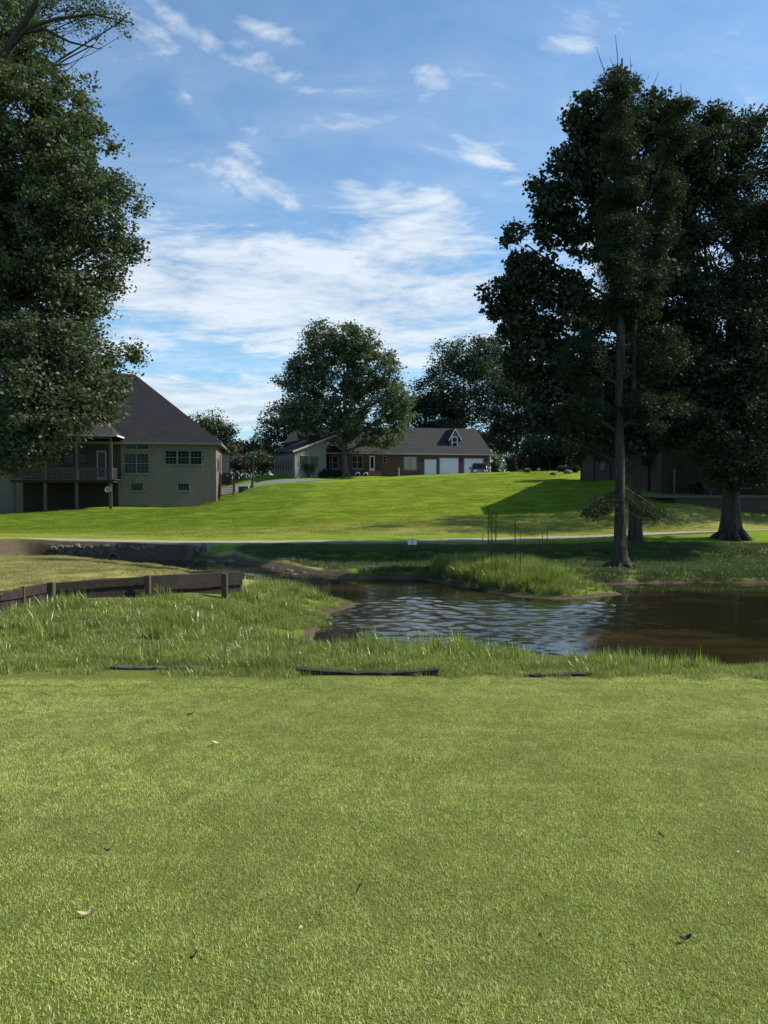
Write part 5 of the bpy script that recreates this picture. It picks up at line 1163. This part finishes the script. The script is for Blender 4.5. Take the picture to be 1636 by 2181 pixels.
# --- big tree at right
rgt = [(1470,950,70,45,-1),(1560,1000,60,30,-2),(1465,330,55,50,0),(1455,470,60,80,0),(1440,580,70,80,0),(1500,260,40,40,0),(1570,260,60,50,0),(1520,320,80,70,0),(1630,330,80,80,0),(1480,420,80,80,0),(1590,440,110,90,0),(1700,420,120,120,0),(1500,560,100,90,0),(1620,600,120,110,0),(1720,600,120,120,0),(1480,680,90,70,-1),(1590,740,120,90,-1),(1500,800,100,80,-1),(1640,850,120,90,-2),(1530,900,110,60,-2),(1450,880,60,60,-1),(1620,960,90,60,-3),(1720,800,120,150,0),(1600,1010,70,40,-3)]
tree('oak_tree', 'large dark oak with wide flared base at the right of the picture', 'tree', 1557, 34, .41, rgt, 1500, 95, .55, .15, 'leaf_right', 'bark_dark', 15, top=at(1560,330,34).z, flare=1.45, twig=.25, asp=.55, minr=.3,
  forks=[([(1560,1000,34),(1570,860,34),(1600,700,34),(1640,560,34)],[.3,.25,.16,.06]),([(1560,960,34),(1530,800,34),(1510,650,34),(1500,500,34)],[.27,.2,.13,.05])])
tree('oak_tree', 'dark oak behind the right border, only its low boughs in view', 'tree', 1790, 44, .4, [(1700,700,200,250,0),(1600,900,130,100,0),(1500,960,70,50,0),(1800,900,200,150,0),(1640,1010,70,45,0),(1700,500,180,150,0)], 420, 120, 1.1, .17, 'leaf_right', 'bark_dark', 17, twig=.2)
# --- the lone tree before the red brick house
SUBS = 18
mid = [(735,730,45,40,0),(690,735,50,40,0),(775,745,50,45,0),(660,790,50,45,0),(720,790,55,40,0),(800,790,55,50,0),(625,820,36,30,0),(650,850,55,45,0),(740,840,40,30,1.5),(810,850,60,45,0),(850,870,35,45,0),(690,885,60,28,0),(640,900,45,30,-1),(770,900,55,28,0),(840,910,35,35,0),(610,860,22,18,0),(800,930,45,26,-1),(700,930,60,18,0),(660,765,30,25,0)]
tree('shade_tree', 'round shade tree standing alone in front of the red brick house', 'tree', 735, 91, .42, mid, 1050, 52, .85, .30, 'leaf_shade', 'bark_grey', 22, top=at(735,720,91).z, twig=.5, flare=1.35, minr=.4, asp=.6,
  forks=[([(733,900,91),(722,860,91),(700,800,91),(680,760,91)],[.16,.12,.08,.04]),([(735,880,91),(735,820,91),(732,760,91),(728,720,91)],[.16,.12,.08,.04]),([(738,890,91),(755,840,91),(775,790,91),(790,750,91)],[.2,.15,.1,.04]),([(737,905,91),(770,870,91),(800,850,91)],[.18,.12,.05]),([(730,915,91),(705,870,91),(670,830,91)],[.16,.11,.05])])
SUBS = 14
# --- background trees, each its own thing
def bg(name, label, cat, basepx, Y_, lobes, n_, per, crad, ls, seed, leaf='leaf_far', tr=.3, grp='trees behind the houses'):
    tree(name, label, cat, basepx, Y_, tr, lobes, n_, per, crad, ls, leaf, 'bark_dark', seed, grp=grp, twig=.15, flare=1.2, minr=.3)
bg('background_tree', 'rounded tree rising behind the roof edge of the tan brick house', 'tree', 450, 112, [(440,905,38,25),(465,930,35,30),(420,925,30,30),(455,960,50,25)], 130, 70, 1.3, .36, 31)
bg('background_tree', 'small dusty green tree between the tan house and the lamp post', 'tree', 505, 118, [(505,955,22,18),(520,970,30,18),(490,975,25,18)], 90, 60, 1.2, .36, 32)
bg('background_tree', 'dark stepped tree just left of the sunroom roof', 'tree', 590, 120, [(600,885,30,22),(575,915,26,25),(620,920,40,30),(560,950,24,22),(600,960,50,30),(640,890,40,30)], 190, 75, 1.4, .36, 33)
bg('background_tree', 'distant low tree over the street at the left of the lamp', 'tree', 540, 150, [(530,960,30,12),(548,965,24,12)], 60, 60, 1.6, .4, 34)
bg('background_tree', 'tall dark tree behind the garage roof, highest of the grove', 'tree', 985, 118, [(985,765,70,45),(1030,750,55,35),(950,800,50,40),(1010,840,100,60),(1060,800,60,60),(1000,900,100,50)], 420, 80, 1.7, .38, 35)
bg('background_tree', 'dark tree behind the middle of the long grey roof', 'tree', 905, 120, [(900,840,35,30),(925,880,60,40),(890,890,40,40),(900,930,60,30)], 220, 80, 1.5, .38, 36)
bg('background_tree', 'dark tree between the garage end and the sweetgum', 'tree', 1100, 112, [(1090,850,60,60),(1130,900,60,50),(1080,930,50,40),(1150,830,60,60)], 300, 80, 1.5, .36, 37)
bg('background_tree', 'shaded tree behind the hill crest under the sweetgum boughs', 'tree', 1190, 104, [(1180,940,60,35),(1230,900,60,50),(1140,960,40,25),(1210,975,50,22)], 240, 80, 1.4, .36, 38)
bg('background_tree', 'dark tree in the gap left of the tall house', 'tree', 1280, 100, [(1270,940,60,40),(1320,900,60,60),(1250,980,40,20)], 220, 80, 1.4, .36, 39)
bg('background_tree', 'dense tree deep behind the tall house', 'tree', 1420, 92, [(1400,860,90,80),(1480,840,90,90),(1440,760,80,70)], 330, 80, 1.5, .34, 40)
# crape myrtles left of the sunroom
for i, (px, Y_, lb) in enumerate(((560, 96, [(560,985,24,20),(545,975,18,14),(575,990,14,14)]), (512, 100, [(512,985,20,18),(500,990,16,12),(530,992,14,14)]))):
    tree('flowering_bush', ('leafy crape myrtle touching the left end of the sunroom', 'dark purplish bush behind the lamp and utility box')[i], 'bush', px, Y_, .09, lb, 70, 90, .7, .16, ('leaf_bush', 'leaf_purple')[i], 'bark_grey', 51+i, flare=1.1, twig=.3)
# shrubs at the sunroom and along the porch
def shrub(px, py, rx, ry, Y_, label, leaf='leaf_bush', seed=60, name='shrub', n_=26, ls=.12, cat='shrub', grp=None):
    c = at(px, py, Y_); k = Y_/F; g0 = gz(c.x, c.y); root = empty(name, (c.x, c.y, g0), 0, label=label, cat=cat, group=grp)
    h_ = ry*k; C, E, idx = lobe_points([(px, py, rx*.85, ry*.85, 0)], Y_, n_, seed, .3); C[:, 2] = np.maximum(C[:, 2], g0+.1)
    V, Fq = leaves(C-np.array([c.x, c.y, g0]), 110, max(.18, .33*min(rx, ry)*k), ls, .6, .9, .1, seed); mesh_np('foliage', V, Fq, M[leaf], root)
    r = np.random.default_rng(seed); ps = [(bez((r.normal(0, .04), r.normal(0, .04), -.1), C[j]-[c.x, c.y, g0], r, .08, 4), np.linspace(.03, .008, 4)) for j in range(8)]
    V, Fq = tubes(ps, 5); mesh_np('stem', V, Fq, M['bark_grey'], root); return root
shrub(657, 1000, 16, 17, 87.5, 'full green shrub at the corner window of the sunroom', seed=61)
shrub(690, 1009, 15, 10, 89, 'low dark hedge bush under the bay window', 'leaf_gum', 62)
shrub(716, 1010, 12, 8, 89.5, 'low dark hedge bush between bay window and shade tree', 'leaf_gum', 63)
shrub(1055, 987, 12, 20, 93, 'tall rounded evergreen shrub at the right end of the garage', 'leaf_bright', 64, n_=60)
shrub(1055, 1000, 9, 9, 92.6, 'dark foot of undergrowth in front of the rounded evergreen', 'leaf_gum', 65, n_=20)
shrub(1123, 1003, 7, 5, 74, 'tiny bright shrub on the crest right of the garage', 'leaf_bright', 66, n_=10)
shrub(1200, 998, 12, 7, 73, 'small dark shrub on the crest beside the boulders', 'leaf_gum', 67, n_=16)
shrub(1225, 999, 10, 7, 72, 'small dark shrub nearest to the tall house on the crest', 'leaf_gum', 68, n_=16)
shrub(1515, 1030, 16, 14, 44.5, 'sunlit leafy shrub on the patio above the retaining wall', 'leaf_bright', 69, n_=22, ls=.10)
shrub(1480, 1040, 18, 9, 45.5, 'dark low shrub on the patio left of the sunlit one', 'leaf_gum', 70, n_=22)
# dark hedge line behind the crest
for i, px in enumerate((1090, 1112, 1136, 1160, 1185)):
    shrub(px, 985, 15, 20, 100+i, ('russet hedge bush next to the evergreen at the garage', 'russet hedge bush second from the garage evergreen', 'dark hedge bush in the middle of the row behind the crest', 'dark hedge bush fourth along the row behind the crest', 'dark hedge bush at the right end of the row behind the crest')[i], 'leaf_purple' if i < 2 else 'leaf_gum', 80+i, n_=40, name='hedge_bush', cat='hedge', grp='hedge bushes behind the crest', ls=.18)
# small multi-stem trees along the tall house
for i, (px, Y_, lb) in enumerate(((1237, 66, [(1235,955,34,28),(1225,935,22,18),(1255,965,22,16)]), (1265, 60, [(1268,950,34,30),(1285,930,26,22)]), (1299, 57, [(1300,955,34,26),(1310,925,26,22)]), (1380, 49, [(1385,950,46,34),(1400,915,40,30),(1365,975,30,20),(1420,960,40,30)]))):
    tree('ornamental_tree', ('small dark ornamental tree at the back corner of the tall house', 'thin ornamental tree second from the back corner of the tall house', 'thin ornamental tree third from the back corner of the tall house', 'forked ornamental tree at the near corner of the tall house')[i], 'tree', px, Y_, .09, lb, 90, 90, .6, .13, 'leaf_gum', 'bark_dark', 90+i, grp='small trees along the tall house', flare=1.1, twig=.4)

# far woods that read as one mass behind everything
wp = []
for k in range(900):
    an = rng.uniform(-.62, .62); d_ = rng.uniform(165, 190); x_ = math.sin(an)*d_; y_ = math.cos(an)*d_; hh = 6.5+5*vnoise(np.array([x_]), np.array([0.]), 9, 33)[0]+3*vnoise(np.array([x_]), np.array([0.]), 3, 34)[0]
    wp.append((x_, y_, 1.5+rng.uniform(0, 1)**.7*hh))
V, Fq = leaves(np.array(wp), 70, 2.2, .6, .7, .9, .1, 99); o = mesh_np('distant_woods', V, Fq, M['leaf_far']); tag(o, 'low distant woods closing the view behind the houses', 'woods', kind='stuff')

# ================================================================ haze
HAZE = 0
if HAZE:
    m, t, out = new_mat('haze'); v = t.node('ShaderNodeVolumePrincipled')
    v.inputs['Color'].default_value = (.93, .96, 1.0, 1); v.inputs['Density'].default_value = HAZE; v.inputs['Anisotropy'].default_value = .35
    t.l.new(v.outputs[0], out.inputs[1])
    o = MB().box(-950, 950, -320, 1550, -8, 32).build('haze', m); tag(o, kind='stuff')
